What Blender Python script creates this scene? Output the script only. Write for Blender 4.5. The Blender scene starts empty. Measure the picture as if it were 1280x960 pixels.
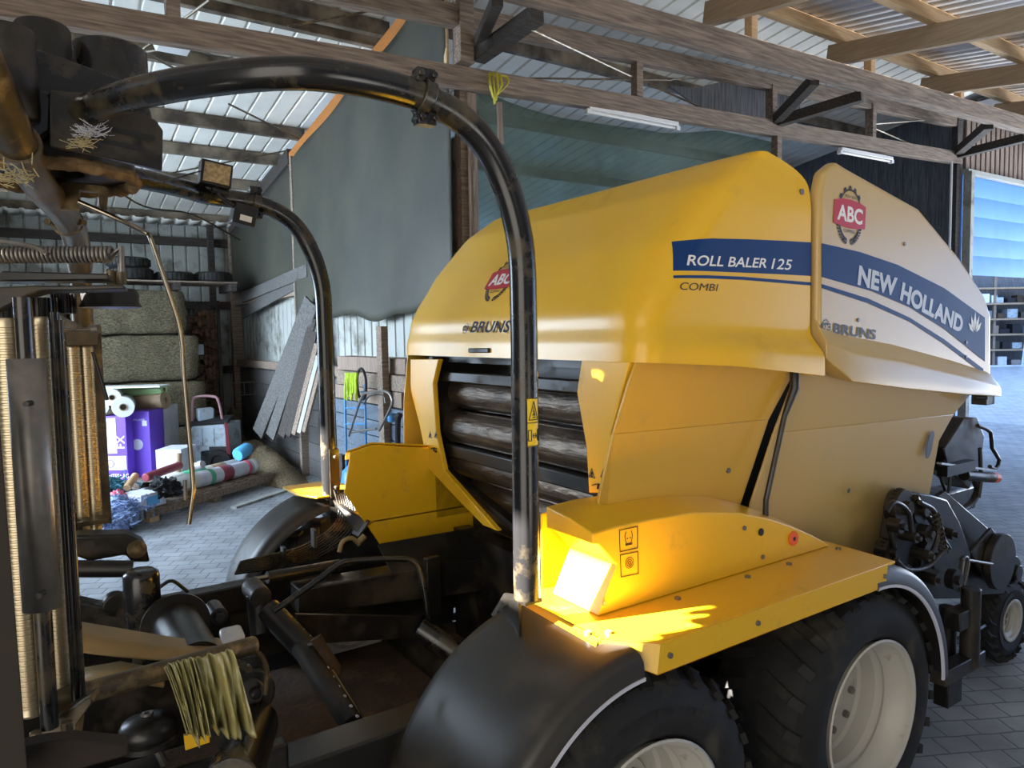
import bpy, bmesh, math, random
from math import *
from mathutils import Vector, Matrix, noise
random.seed(7)
S = bpy.context.scene
COL = S.collection
V = Vector
# ------------------------------------------------------------------ camera
F = 900.0; AZ = radians(56.3); PT = radians(3.95); H = 2.24; RL = radians(1.0)
CF = V((cos(PT)*cos(AZ), cos(PT)*sin(AZ), -sin(PT)))
R0 = V((sin(AZ), -cos(AZ), 0)); U0 = R0.cross(CF)
CR = cos(RL)*R0 - sin(RL)*U0
CU = cos(RL)*U0 + sin(RL)*R0
def at(u, v, X=None, Y=None, Z=None, D=None):
    """a point of the place, from where it shows and one known coordinate of it"""
    d = CF + CR*((u-640)/F) + CU*(-(v-480)/F)
    if X is not None: t = X/d.x
    elif Y is not None: t = Y/d.y
    elif Z is not None: t = (Z-H)/d.z
    else: t = D
    return V((0, 0, H)) + d*t
cd = bpy.data.cameras.new('camera'); cam = bpy.data.objects.new('camera', cd); COL.objects.link(cam)
cd.sensor_width = 36; cd.lens = F/1280*36; cd.clip_start = .05; cd.clip_end = 300
M = Matrix((CR, CU, -CF)).transposed().to_4x4(); M.translation = V((0, 0, H)); cam.matrix_world = M
S.camera = cam
# ------------------------------------------------------------------ materials
def mat(name, col, rough=.5, metal=0, var=.0, vscale=6, col2=None, bump=0, bscale=40, coat=0, stretch=None, detail=6, spec=None, dirt=None, dscale=3, dmin=.55):
    m = bpy.data.materials.new(name); m.use_nodes = True
    nt = m.node_tree; N = nt.nodes; L = nt.links; b = N['Principled BSDF']
    b.inputs['Base Color'].default_value = (*col, 1); b.inputs['Roughness'].default_value = rough
    b.inputs['Metallic'].default_value = metal; b.inputs['Coat Weight'].default_value = coat
    b.inputs['Coat Roughness'].default_value = .16
    if spec is not None: b.inputs['Specular IOR Level'].default_value = spec
    tc = N.new('ShaderNodeTexCoord'); mp = N.new('ShaderNodeMapping'); L.new(tc.outputs['Object'], mp.inputs[0])
    if stretch: mp.inputs['Scale'].default_value = stretch
    out = None
    if var or col2:
        n = N.new('ShaderNodeTexNoise'); n.inputs['Scale'].default_value = vscale; n.inputs['Detail'].default_value = detail
        L.new(mp.outputs[0], n.inputs['Vector'])
        r = N.new('ShaderNodeValToRGB'); L.new(n.outputs['Fac'], r.inputs[0])
        c2 = col2 if col2 else tuple(c*(1-var) for c in col)
        r.color_ramp.elements[0].position = .35; r.color_ramp.elements[1].position = .65
        r.color_ramp.elements[0].color = (*c2, 1); r.color_ramp.elements[1].color = (*col, 1)
        L.new(r.outputs[0], b.inputs['Base Color']); out = r.outputs[0]
    if dirt:
        n = N.new('ShaderNodeTexNoise'); n.inputs['Scale'].default_value = dscale; n.inputs['Detail'].default_value = 10; n.inputs['Roughness'].default_value = .65
        L.new(tc.outputs['Object'], n.inputs['Vector'])
        r = N.new('ShaderNodeValToRGB'); L.new(n.outputs['Fac'], r.inputs[0])
        r.color_ramp.elements[0].position = dmin; r.color_ramp.elements[1].position = dmin+.15
        mx = N.new('ShaderNodeMixRGB'); L.new(r.outputs[0], mx.inputs[0])
        if out: L.new(out, mx.inputs[1])
        else: mx.inputs[1].default_value = (*col, 1)
        mx.inputs[2].default_value = (*dirt, 1); L.new(mx.outputs[0], b.inputs['Base Color'])
        mr = N.new('ShaderNodeMapRange'); L.new(r.outputs[0], mr.inputs[0]); mr.inputs[3].default_value = rough; mr.inputs[4].default_value = min(1, rough+.35)
        L.new(mr.outputs[0], b.inputs['Roughness'])
    if bump:
        n = N.new('ShaderNodeTexNoise'); n.inputs['Scale'].default_value = bscale; n.inputs['Detail'].default_value = 8
        L.new(mp.outputs[0], n.inputs['Vector'])
        bp = N.new('ShaderNodeBump'); bp.inputs['Strength'].default_value = bump; bp.inputs['Distance'].default_value = .02
        L.new(n.outputs['Fac'], bp.inputs['Height']); L.new(bp.outputs[0], b.inputs['Normal'])
    return m
def wood(name, c1, c2, scale=(1, 14, 14), bump=.4, rough=.8):
    return mat(name, c1, rough, col2=c2, vscale=3.0, stretch=scale, bump=bump, bscale=9, detail=10)
def paving_mat(name, c1, c2, joint, size=.2, rough=.55):
    m = bpy.data.materials.new(name); m.use_nodes = True
    nt = m.node_tree; N = nt.nodes; L = nt.links; b = N['Principled BSDF']
    tc = N.new('ShaderNodeTexCoord'); mp = N.new('ShaderNodeMapping'); L.new(tc.outputs['Object'], mp.inputs[0])
    mp.inputs['Rotation'].default_value = (0, 0, .5)
    # small wobble so that the joints interlock like I-shaped pavers
    w = N.new('ShaderNodeTexNoise'); w.inputs['Scale'].default_value = 4; L.new(mp.outputs[0], w.inputs['Vector'])
    ad = N.new('ShaderNodeVectorMath'); ad.operation = 'MULTIPLY_ADD'; L.new(w.outputs['Color'], ad.inputs[0]); ad.inputs[1].default_value = (.05, .05, 0); L.new(mp.outputs[0], ad.inputs[2])
    br = N.new('ShaderNodeTexBrick'); L.new(ad.outputs[0], br.inputs['Vector'])
    br.inputs['Scale'].default_value = 1; br.inputs['Brick Width'].default_value = size; br.inputs['Row Height'].default_value = size*.75
    br.inputs['Mortar Size'].default_value = .007; br.inputs['Mortar Smooth'].default_value = .4; br.inputs['Color1'].default_value = (*c1, 1); br.inputs['Color2'].default_value = (*c2, 1); br.inputs['Mortar'].default_value = (*joint, 1)
    n = N.new('ShaderNodeTexNoise'); n.inputs['Scale'].default_value = 2.5; n.inputs['Detail'].default_value = 12; L.new(tc.outputs['Object'], n.inputs['Vector'])
    mr = N.new('ShaderNodeMapRange'); L.new(n.outputs['Fac'], mr.inputs[0]); mr.inputs[1].default_value = .3; mr.inputs[2].default_value = .7; mr.inputs[3].default_value = .65; mr.inputs[4].default_value = 1.15
    mx = N.new('ShaderNodeMixRGB'); mx.blend_type = 'MULTIPLY'; mx.inputs[0].default_value = 1; L.new(br.outputs['Color'], mx.inputs[1]); L.new(mr.outputs[0], mx.inputs[2])
    L.new(mx.outputs[0], b.inputs['Base Color']); b.inputs['Roughness'].default_value = rough
    bp = N.new('ShaderNodeBump'); bp.inputs['Strength'].default_value = .5; bp.inputs['Distance'].default_value = .01; bp.invert = True
    L.new(br.outputs['Fac'], bp.inputs['Height'])
    n2 = N.new('ShaderNodeTexNoise'); n2.inputs['Scale'].default_value = 30; n2.inputs['Detail'].default_value = 6; L.new(tc.outputs['Object'], n2.inputs['Vector'])
    bp2 = N.new('ShaderNodeBump'); bp2.inputs['Strength'].default_value = .25; bp2.inputs['Distance'].default_value = .01
    L.new(n2.outputs['Fac'], bp2.inputs['Height']); L.new(bp.outputs[0], bp2.inputs['Normal']); L.new(bp2.outputs[0], b.inputs['Normal'])
    return m
YEL = (.83, .475, .014)
K = {
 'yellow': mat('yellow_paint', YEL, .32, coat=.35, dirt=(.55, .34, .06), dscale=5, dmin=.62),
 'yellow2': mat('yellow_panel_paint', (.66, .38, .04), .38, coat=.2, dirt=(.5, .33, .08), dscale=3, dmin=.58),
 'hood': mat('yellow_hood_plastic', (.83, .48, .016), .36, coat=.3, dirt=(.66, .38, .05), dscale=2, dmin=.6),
 'black': mat('black_machine_paint', (.012, .011, .010), .34, dirt=(.05, .037, .022), dscale=4, dmin=.5),
 'blackg': mat('glossy_black_tube', (.010, .010, .011), .24, coat=.3, dirt=(.07, .052, .026), dscale=7, dmin=.52),  # dirt made tanner and wider to stand in for golden bounce light
 'dusty': mat('dusty_gold_lit_steel', (.13, .095, .05), .36, var=.5, vscale=8, dirt=(.30, .21, .10), dscale=9, dmin=.52, metal=.3),  # dust, with golden bounce light also mixed into its tan
 'guard': mat('black_mudguard_plastic', (.030, .027, .024), .42, dirt=(.06, .05, .035), dscale=5, dmin=.55),
 'rubber': mat('tyre_rubber', (.012, .012, .013), .75, var=.4, vscale=10, dirt=(.05, .045, .035), dscale=6, dmin=.52),
 'brownpaint': mat('dark_brown_paint', (.022, .013, .007), .8, var=.4, vscale=6, dirt=(.035, .022, .013), dscale=6, dmin=.55),
 'rim': mat('cream_rim_paint', (.50, .48, .43), .42, dirt=(.22, .16, .1), dscale=8, dmin=.62),
 'alu': mat('aluminium_roller', (.62, .60, .55), .28, metal=.9, var=.2, vscale=20),
 'alug': mat('grooved_aluminium', (.52, .44, .30), .36, metal=.9),  # warm reflection tinted into the metal colour
 'steel': mat('worn_steel', (.26, .24, .22), .4, metal=.7, var=.3, vscale=20),
 'chrome': mat('dusty_chrome', (.34, .29, .22), .22, metal=1),
 'roller': mat('worn_roller_steel', (.16, .12, .085), .42, metal=.6, col2=(.06, .045, .035), vscale=14, bump=.4, bscale=40, stretch=(1, .35, 1)),
 'mud': mat('dried_mud', (.26, .17, .08), .95, col2=(.10, .06, .03), vscale=18, bump=1, bscale=30),
 'deck': mat('dusty_brown_deck', (.10, .06, .035), .8, col2=(.045, .03, .02), vscale=4, bump=.4, bscale=30, dirt=(.17, .11, .06), dscale=5, dmin=.55),
 'belt': mat('olive_rubber_belt', (.30, .21, .09), .5, var=.25, vscale=6),
 'film': mat('crumpled_olive_film', (.38, .34, .14), .25, var=.2, vscale=5, coat=.3, spec=.8),
 'blue': mat('blue_decal', (.006, .040, .16), .45, coat=0, spec=.25),
 'greywhite': mat('grey_white_decal', (.5, .52, .55), .35),
 'yellow3': mat('haze_paled_yellow_paint', (.56, .38, .13), .3, coat=.35, dirt=(.5, .36, .15), dscale=3, dmin=.6),  # same yellow paint, haze and sky reflection mixed into its base colour
 'white': mat('white_decal', (.8, .8, .78), .4),
 'ink': mat('black_decal', (.012, .012, .012), .4),
 'red': mat('red_decal', (.48, .015, .03), .35),
 'orange': mat('orange_reflector', (.85, .12, .03), .35),
 'gold': mat('pale_gold_decal', (.62, .45, .2), .4),
 'sticker': mat('yellow_sticker', (.85, .58, .01), .4),
 'roof': mat('white_roof_sheet', (.86, .84, .77), .7, var=.12, vscale=2, dirt=(.66, .64, .58), dscale=3, dmin=.6),
 'roof2': mat('white_corrugated_sheet', (.84, .85, .87), .4, var=.08, vscale=2),
 'siding': mat('weathered_white_siding', (.36, .37, .34), .6, dirt=(.15, .145, .12), dscale=2.0, dmin=.48),
 'oldwood': wood('old_grey_timber', (.31, .235, .175), (.14, .10, .075)),
 'greyboard': wood('grey_weathered_board', (.125, .12, .115), (.06, .055, .05)),
 'darkwood': wood('sooty_dark_timber', (.062, .048, .038), (.022, .018, .016)),
 'spotwood': mat('stained_purlin_timber', (.26, .21, .15), .85, col2=(.065, .05, .038), vscale=3.3, bump=.3, bscale=20, detail=3),
 'newwood': wood('new_pale_timber', (.62, .43, .24), (.50, .32, .16), bump=.1),
 'tanwood': wood('tan_rafter_timber', (.42, .30, .19), (.33, .23, .14), scale=(14, 1, 14), bump=.1),
 'orangewood': wood('orange_stained_rafter', (.45, .17, .03), (.36, .12, .02), bump=.15),
 'tarp': mat('grey_green_tarpaulin', (.052, .050, .034), .6, col2=(.030, .031, .023), vscale=1.3, bump=.5, bscale=2.5, detail=8),
 'boards': wood('black_weathered_boards', (.15, .155, .165), (.07, .072, .08), scale=(14, 14, 1)),
 'slat': wood('brown_slat_boards', (.30, .22, .17), (.2, .145, .11), scale=(14, 14, 1)),
 'hay': mat('pressed_hay', (.18, .148, .084), .95, col2=(.05, .04, .022), vscale=38, bump=1, bscale=80, stretch=(.7, 1, 1.6), detail=14),
 'strand': mat('hay_strand', (.40, .34, .19), .9),
 'straw': mat('loose_straw', (.24, .18, .10), .95, col2=(.08, .058, .034), vscale=30, bump=1, bscale=35, detail=12),
 'purple': mat('violet_print_carton', (.13, .05, .50), .5),
 'carton': mat('white_print_carton', (.62, .64, .72), .6, var=.15, vscale=8),
 'brown': mat('brown_cardboard', (.34, .24, .15), .8, var=.2, vscale=5),
 'lilac': mat('pale_film_roll', (.66, .68, .66), .35, var=.1, vscale=5),
 'green': mat('pale_green_film_roll', (.38, .62, .30), .3, var=.2, vscale=3),
 'clear': mat('milky_plastic_sheet', (.5, .52, .55), .25, var=.2, vscale=5),
 'bluep': mat('light_blue_plastic', (.1, .4, .75), .4),
 'teal': mat('teal_netting', (.04, .25, .36), .7, var=.5, vscale=30, bump=1, bscale=60),
 'netb': mat('pale_blue_netting', (.30, .42, .72), .7, var=.5, vscale=30, bump=1, bscale=60),
 'rag': mat('black_cloth', (.014, .014, .018), .9),
 'pink': mat('pink_plastic', (.75, .12, .2), .4),
 'machine': mat('pale_blue_grey_machine', (.36, .44, .50), .5, dirt=(.2, .2, .19), dscale=6, dmin=.5),
 'maroon': mat('maroon_tube', (.28, .05, .07), .45),
 'lime': mat('lime_strap', (.55, .75, .04), .6, var=.3, vscale=30),
 'bluesteel': mat('blue_handle_paint', (.05, .25, .55), .4),
 'strapyellow': mat('yellow_ratchet_strap', (.65, .55, .05), .5, var=.3, vscale=20),
 'lampw': mat('dusty_lamp_lens', (.55, .42, .22), .5, col2=(.28, .2, .1), vscale=60),
 'tubew': mat('white_lamp_housing', (.8, .8, .8), .4),
 'firewood': mat('split_firewood', (.26, .13, .08), .85, col2=(.10, .06, .04), vscale=10, bump=.5),
 'bluedoor': mat('blue_sectional_door', (.12, .34, .80), .75, var=.1, vscale=2),
 'greenp': mat('green_plastic', (.1, .45, .25), .5),
 'redp': mat('red_plastic', (.6, .03, .03), .45),
 'silver': mat('pale_ladder_aluminium', (.55, .62, .68), .4, metal=.3),
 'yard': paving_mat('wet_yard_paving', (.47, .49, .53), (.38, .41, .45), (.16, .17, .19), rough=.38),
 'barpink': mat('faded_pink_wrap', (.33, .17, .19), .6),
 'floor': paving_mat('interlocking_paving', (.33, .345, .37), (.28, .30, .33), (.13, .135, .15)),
}
# translucent windbreak net
def net_mat():
    m = bpy.data.materials.new('green_windbreak_net'); m.use_nodes = True
    nt = m.node_tree; N = nt.nodes; L = nt.links; b = N['Principled BSDF']; out = N['Material Output']
    b.inputs['Base Color'].default_value = (.13, .18, .15, 1); b.inputs['Roughness'].default_value = .8
    t = N.new('ShaderNodeBsdfTransparent'); t.inputs[0].default_value = (.75, .85, .82, 1)
    n = N.new('ShaderNodeTexNoise'); n.inputs['Scale'].default_value = 1.2; n.inputs['Detail'].default_value = 6
    tc = N.new('ShaderNodeTexCoord'); L.new(tc.outputs['Object'], n.inputs['Vector'])
    mr = N.new('ShaderNodeMapRange'); L.new(n.outputs['Fac'], mr.inputs[0]); mr.inputs[1].default_value = .35; mr.inputs[2].default_value = .65; mr.inputs[3].default_value = .34; mr.inputs[4].default_value = .60
    mx = N.new('ShaderNodeMixShader'); L.new(mr.outputs[0], mx.inputs[0]); L.new(t.outputs[0], mx.inputs[1]); L.new(b.outputs[0], mx.inputs[2]); L.new(mx.outputs[0], out.inputs[0])
    return m
K['net'] = net_mat()
# ------------------------------------------------------------------ mesh helpers
WORLD = {}
def frames(pts):
    pts = [V(p) for p in pts]; n = len(pts); T = []
    for i in range(n):
        a = pts[max(i-1, 0)]; b = pts[min(i+1, n-1)]; T.append((b-a).normalized())
    ref = V((0, 0, 1)) if abs(T[0].z) < .9 else V((1, 0, 0))
    u = T[0].cross(ref).normalized(); out = []
    for i in range(n):
        u = (u - T[i]*u.dot(T[i])).normalized(); out.append((pts[i], T[i], u, T[i].cross(u)))
    return out
def smooth_path(pts, k=6):
    pts = [V(p) for p in pts]; P = [pts[0]*2-pts[1]] + pts + [pts[-1]*2-pts[-2]]; out = []
    for i in range(1, len(P)-2):
        for j in range(k):
            t = j/k; a, b, c, d = P[i-1], P[i], P[i+1], P[i+2]
            out.append(.5*((2*b)+(c-a)*t+(2*a-5*b+4*c-d)*t*t+(3*b-a-3*c+d)*t**3))
    out.append(pts[-1]); return out
class MB:
    def __init__(s): s.bm = bmesh.new()
    def face(s, vs):
        try: return s.bm.faces.new(vs)
        except ValueError: return None
    def obb(s, c, ax, ay, az):
        c = V(c); ax, ay, az = V(ax), V(ay), V(az)
        v = [s.bm.verts.new(c+ax*i+ay*j+az*k) for i in (-1, 1) for j in (-1, 1) for k in (-1, 1)]
        for q in ((0, 1, 3, 2), (4, 6, 7, 5), (0, 4, 5, 1), (2, 3, 7, 6), (0, 2, 6, 4), (1, 5, 7, 3)): s.face([v[i] for i in q])
        return s
    def box(s, x0, x1, y0, y1, z0, z1):
        return s.obb(((x0+x1)/2, (y0+y1)/2, (z0+z1)/2), (abs(x1-x0)/2, 0, 0), (0, abs(y1-y0)/2, 0), (0, 0, abs(z1-z0)/2))
    def beam(s, p0, p1, w, h, up=(0, 0, 1)):
        p0, p1 = V(p0), V(p1); d = p1-p0; t = d.normalized(); up = V(up)
        sd = t.cross(up).normalized(); u = sd.cross(t)
        return s.obb((p0+p1)/2, d/2, sd*w/2, u*h/2)
    def tube(s, pts, r, n=14, cap=True, flat=1.0):
        fr = frames(pts); rings = []
        for i, (p, t, u, w) in enumerate(fr):
            rr = r[i] if isinstance(r, (list, tuple)) else r
            rings.append([s.bm.verts.new(p+u*rr*cos(2*pi*k/n)+w*rr*flat*sin(2*pi*k/n)) for k in range(n)])
        for a, b in zip(rings, rings[1:]):
            for k in range(n): s.face([a[k], a[(k+1) % n], b[(k+1) % n], b[k]])
        if cap: s.face(rings[0][::-1]); s.face(rings[-1])
        return s
    def cyl(s, p0, p1, r, n=20, r1=None): return s.tube([p0, p1], [r, r if r1 is None else r1], n)
    def prism(s, pts, vec):
        pts = [V(p) for p in pts]; vec = V(vec); n = len(pts)
        a = [s.bm.verts.new(p) for p in pts]; b = [s.bm.verts.new(p+vec) for p in pts]
        s.face(a[::-1]); s.face(b)
        for i in range(n): s.face([a[i], a[(i+1) % n], b[(i+1) % n], b[i]])
        return s
    def sheet(s, pts, th=.0015):
        pts = [V(p) for p in pts]; nrm = (pts[1]-pts[0]).cross(pts[2]-pts[0]).normalized()
        return s.prism(pts, nrm*th)
    def lathe(s, prof, o, axis, n=48, a0=0, a1=2*pi, ref=None):
        o = V(o); ax = V(axis).normalized()
        rf = V(ref) if ref else (V((0, 0, 1)) if abs(ax.z) < .9 else V((1, 0, 0)))
        u = (rf-ax*rf.dot(ax)).normalized(); w = ax.cross(u); full = abs(a1-a0-2*pi) < 1e-6
        m = n if full else n+1; rings = []
        for k in range(m):
            a = a0+(a1-a0)*k/n; rings.append([s.bm.verts.new(o+ax*h+(u*cos(a)+w*sin(a))*r) for r, h in prof])
        for k in range(n):
            A = rings[k]; B = rings[(k+1) % m]
            for i in range(len(prof)-1): s.face([A[i], A[i+1], B[i+1], B[i]])
        return s
    def grid(s, f, nu, nv, closed=False):
        g = [[s.bm.verts.new(f(i/nu, j/nv)) for j in range(nv+1)] for i in range(nu+1)]
        for i in range(nu):
            for j in range(nv): s.face([g[i][j], g[i+1][j], g[i+1][j+1], g[i][j+1]])
        return s
    def build(s, name, m, parent=None, bevel=0, smooth=35, solid=0, seg=2, origin=None):
        bmesh.ops.remove_doubles(s.bm, verts=s.bm.verts, dist=1e-5)
        bmesh.ops.recalc_face_normals(s.bm, faces=s.bm.faces)
        me = bpy.data.meshes.new(name)
        if parent is not None: off = WORLD.get(parent.name, V((0, 0, 0)))
        elif origin == 'keep': off = V((0, 0, 0))
        else:
            xs = [v.co for v in s.bm.verts]
            off = V((sum(v.x for v in xs)/len(xs), sum(v.y for v in xs)/len(xs), min(v.z for v in xs)))
        for v in s.bm.verts: v.co -= off
        s.bm.to_mesh(me); s.bm.free(); me.materials.append(m if not isinstance(m, str) else K[m])
        for p in me.polygons: p.use_smooth = smooth > 0
        if smooth > 0: me.set_sharp_from_angle(angle=radians(smooth))
        o = bpy.data.objects.new(name, me); COL.objects.link(o)
        if parent is not None: o.parent = parent; WORLD[o.name] = off
        else: o.location = off; WORLD[o.name] = off
        if solid:
            md = o.modifiers.new('solid', 'SOLIDIFY'); md.thickness = solid; md.offset = 0
        if bevel:
            md = o.modifiers.new('bevel', 'BEVEL'); md.width = bevel; md.segments = seg; md.limit_method = 'ANGLE'; md.angle_limit = radians(32); md.harden_normals = False
        return o
def tag(o, label=None, cat=None, group=None, kind=None):
    if label: o['label'] = label
    if cat: o['category'] = cat
    if group: o['group'] = group
    if kind: o['kind'] = kind
    return o
def empty(name, loc, label, cat, group=None, rz=0):
    o = bpy.data.objects.new(name, None); COL.objects.link(o); o.location = loc; o.rotation_euler = (0, 0, rz)
    WORLD[o.name] = V(loc) if rz == 0 else V((0, 0, 0)); o.empty_display_size = .2
    return tag(o, label, cat, group)
def struct(o): o['kind'] = 'structure'; return o
def kids(o): return [c for c in bpy.data.objects if c.parent == o]
def copy_tree(o, parent=None):
    c = o.copy(); COL.objects.link(c)
    if parent is not None: c.parent = parent
    WORLD[c.name] = WORLD.get(o.name, V((0, 0, 0)))
    for ch in kids(o): copy_tree(ch, c)
    return c
def text_mb(mb, txt, O, U, W, height, width=None, shear=0, bold=0, th=.001, spacing=1):
    cu = bpy.data.curves.new('lettering', 'FONT'); cu.body = txt; cu.size = 1; cu.resolution_u = 4
    cu.offset = bold; cu.space_character = spacing
    ob = bpy.data.objects.new('lettering', cu); COL.objects.link(ob)
    dg = bpy.context.evaluated_depsgraph_get(); dg.update()
    me = bpy.data.meshes.new_from_object(ob.evaluated_get(dg))
    xs = [v.co.x for v in me.vertices]; ys = [v.co.y for v in me.vertices]
    x0, x1, y0, y1 = min(xs), max(xs), min(ys), max(ys)
    O, U, W = V(O), V(U).normalized(), V(W).normalized(); nn = U.cross(W).normalized()
    sy = height/(y1-y0); sx = (width/(x1-x0)) if width else sy
    vs = [mb.bm.verts.new(O+U*((v.co.x-x0)*sx+shear*(v.co.y-y0)*sy)+W*((v.co.y-y0)*sy)+nn*th) for v in me.vertices]
    for p in me.polygons: mb.face([vs[i] for i in p.vertices])
    bpy.data.objects.remove(ob); bpy.data.meshes.remove(me)
    return mb
# ================================================================== THE BALER
YC = 2.935
B = empty('round_baler', (2.6, YC, 0), 'large yellow round baler and wrapper with black tube hoops on tandem wheels', 'baler')
def my(y, far): return 2*YC-y if far else y
# ---- side hood, rear half
def hood_side(profile, lip, yside, ylip, bevel, name, close_x=None):
    """profile: XZ outline above the crease; lip: [(x,zcrease,zbottom)...] left to right"""
    mb = MB(); y0, y1 = yside, 2*YC-yside
    n = len(profile)
    A = [mb.bm.verts.new((x, y0, z)) for x, z in profile]; Bv = [mb.bm.verts.new((x, y1, z)) for x, z in profile]
    mb.face(A); mb.face(Bv[::-1])
    for i in range(n): mb.face([A[i], A[(i+1) % n], Bv[(i+1) % n], Bv[i]])
    return mb
RP = [(2.10, 1.85), (2.31, 1.865), (2.40, 1.90), (2.58, 2.02), (2.82, 2.24), (2.945, 2.42), (2.975, 2.50), (2.985, 2.55)]
def interp(tab, z):
    if z <= tab[0][0]: return tab[0][1]
    for (a, b), (c, d) in zip(tab, tab[1:]):
        if z <= c: return b+(d-b)*(z-a)/(c-a)
    return tab[-1][1]
def sst(a, b, x): t = min(1, max(0, (x-a)/(b-a))); return t*t*(3-2*t)
def flare_z(f): return 1-sst(.22, .62, f)
def z_low(x): return interp([(1.84, 2.13), (2.3, 2.10), (2.88, 2.035)], x)
YS = 1.925
def hood_pt(s_, lev):
    """s_: -1 near seam .. 0 rear middle .. 1 far seam ; lev: ('low', f) or ('high', z)"""
    if lev[0] == 'high': z = lev[1]; f = 1
    else: f = lev[1]; z = None
    zz = z if z is not None else 2.13+(2.36-2.13)*f
    xr = interp(RP, zz); xf = 2.875 if zz < 2.84 else 2.875-(2.875-2.61)*((zz-2.84)/.145)**2.6
    top = sst(2.80, 2.985, zz)
    R = .10+.06*sst(2.2, 2.5, zz); R = min(R, (xf-xr)*.9)
    ys = YS+.03*sst(2.75, 2.985, zz)
    a = abs(s_)
    if a > .55:     # along the side, from the corner to the seam
        t = (a-.55)/.45; x = xr+R+(xf-xr-R)*t; y = ys; nx, ny = 0, -1
    elif a > .30:   # corner
        t = (a-.30)/.25*pi/2; x = xr+R*(1-sin(t)); x = xr+R-R*cos(t); y = ys+R-R*sin(t); nx, ny = -cos(t), -sin(t)
    else:
        t = a/.30; x = xr; y = YC-(YC-ys-R)*t; nx, ny = -1, 0
    if z is None:
        zb = z_low(x); z = zb+(2.36-zb)*f
        fl = flare_z(f); k = sst(1.95, 2.45, x)
        amp = .02+.055*k; x += nx*amp*fl*.6; y += ny*amp*fl
    if s_ > 0: y = 2*YC-y
    return V((x, y, z))
def ysurf(x, z):
    """near side surface of the rear hood"""
    xr = interp(RP, z); R = .10+.06*sst(2.2, 2.5, z); y = YS+.03*sst(2.75, 2.985, z)
    if x < xr+R: t = max(-1, min(1, (xr+R-x)/R)); y += R-R*sqrt(max(0, 1-t*t))
    return y
def hood_mesh():
    mb = MB(); ss = [-1+.45*i/14 for i in range(14)]+[-.55+.25*i/10 for i in range(10)]+[-.30+.6*i/16 for i in range(17)]+[.30+.25*(i+1)/10 for i in range(10)]+[.55+.45*(i+1)/14 for i in range(14)]
    lv = [('low', f) for f in (0, .05, .15, .25, .32, .4, .48, .56, .64, .75, .88)]+[('high', 2.36+(2.985-2.36)*(i/26)**.8) for i in range(27)]
    G = [[mb.bm.verts.new(hood_pt(a, l)) for a in ss] for l in lv]
    for A, C_ in zip(G, G[1:]):
        for k in range(len(ss)-1): mb.face([A[k], A[k+1], C_[k+1], C_[k]])
        mb.face([A[-1], A[0], C_[0], C_[-1]])
    mb.face(G[-1]); 
    return mb
hood = hood_mesh().build('rear_hood', 'hood', B, smooth=75)
def skirts(pts, name, m, parent):
    """side skirt flaring outwards: (x, z of the crease, z of the lower edge, flare)"""
    for far in (0, 1):
        mb = MB(); R = []
        for x, zc, zb, fl in pts:
            R.append([mb.bm.verts.new((x, my(y, far), z)) for y, z in [(1.921, zc+.05), (1.919-fl*.35, zc), (1.919-fl*.9, zc-.055), (1.919-fl, zc-.075), (1.919-fl, zb), (1.935-fl, zb), (1.945, zb+.02), (1.945, zc)]])
        for a, b in zip(R, R[1:]):
            for k in range(8): mb.face([a[k], a[(k+1) % 8], b[(k+1) % 8], b[k]])
        mb.face(R[0]); mb.face(R[-1][::-1])
        mb.build(name, m, parent, bevel=.004, seg=2, smooth=50)
front_prof = [(2.90, 2.13), (2.90, 2.82), (2.93, 2.92), (3.03, 2.985), (3.10, 2.975), (3.74, 2.845), (4.17, 2.62), (4.47, 2.42), (4.55, 2.30), (4.57, 1.93), (3.9, 2.05), (3.3, 2.13)]
front_prof = [(2.90, 2.13), (2.895, 2.83), (2.925, 2.93), (3.02, 2.985), (3.10, 2.965), (3.74, 2.835), (4.17, 2.61), (4.47, 2.41), (4.55, 2.30), (4.57, 1.93), (3.9, 2.05), (3.3, 2.13)]
for far in (0, 1):
    mb = MB(); mb.prism([V((x, my(1.90, far), z)) for x, z in front_prof], V((0, .06 if not far else -.06, 0)))
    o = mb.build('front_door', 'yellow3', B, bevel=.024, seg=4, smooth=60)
    if not far: front = o
MB().prism([V((x, 2.03, z)) for x, z in [(2.9, 2.1), (2.9, 2.62), (3.6, 2.62), (4.4, 2.25), (4.5, 1.95), (4.4, 1.9)]], V((0, 2*YC-4.06, 0))).build('front_body', 'black', B)
mb = MB(); mb.beam(at(1018, 236, Y=2.0), at(1045, 227, Y=2.2), .02, .02); mb.build('gas_strut', 'tubew', B)
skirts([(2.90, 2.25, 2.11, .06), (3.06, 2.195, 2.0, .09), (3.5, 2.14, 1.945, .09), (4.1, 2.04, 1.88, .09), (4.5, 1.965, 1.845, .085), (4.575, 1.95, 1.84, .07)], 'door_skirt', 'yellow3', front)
MB().box(2.872, 2.897, 1.96, 2*YC-1.96, 2.08, 2.80).build('seam_gap', 'black', B)
mb = MB(); mb.cyl(at(1233, 497, Y=1.84), at(1226, 497, Y=1.84)+V((0, .03, 0)), .014); mb.box(4.40, 4.50, 1.85, 1.93, 1.80, 1.86)
mb.build('hood_latch', 'black', front, bevel=.004)
mb = MB()
for u, v in [(1001, 240)]: p = at(u, v, Y=1.935); mb.cyl(p+V((0, .01, 0)), p-V((0, .008, 0)), .013, 14)
mb.build('hood_bolt', 'steel', hood)
mb = MB()
for u, v in [(1072, 400), (1207, 428), (1207, 446), (1130, 305)]: p = at(u, v, Y=1.90); mb.cyl(p+V((0, .01, 0)), p-V((0, .007, 0)), .009, 12)
mb.build('hood_bolt', 'steel', front)
mb = MB(); p0 = at(587, 438, X=1.84); p1 = at(612, 438, X=1.84)
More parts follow.
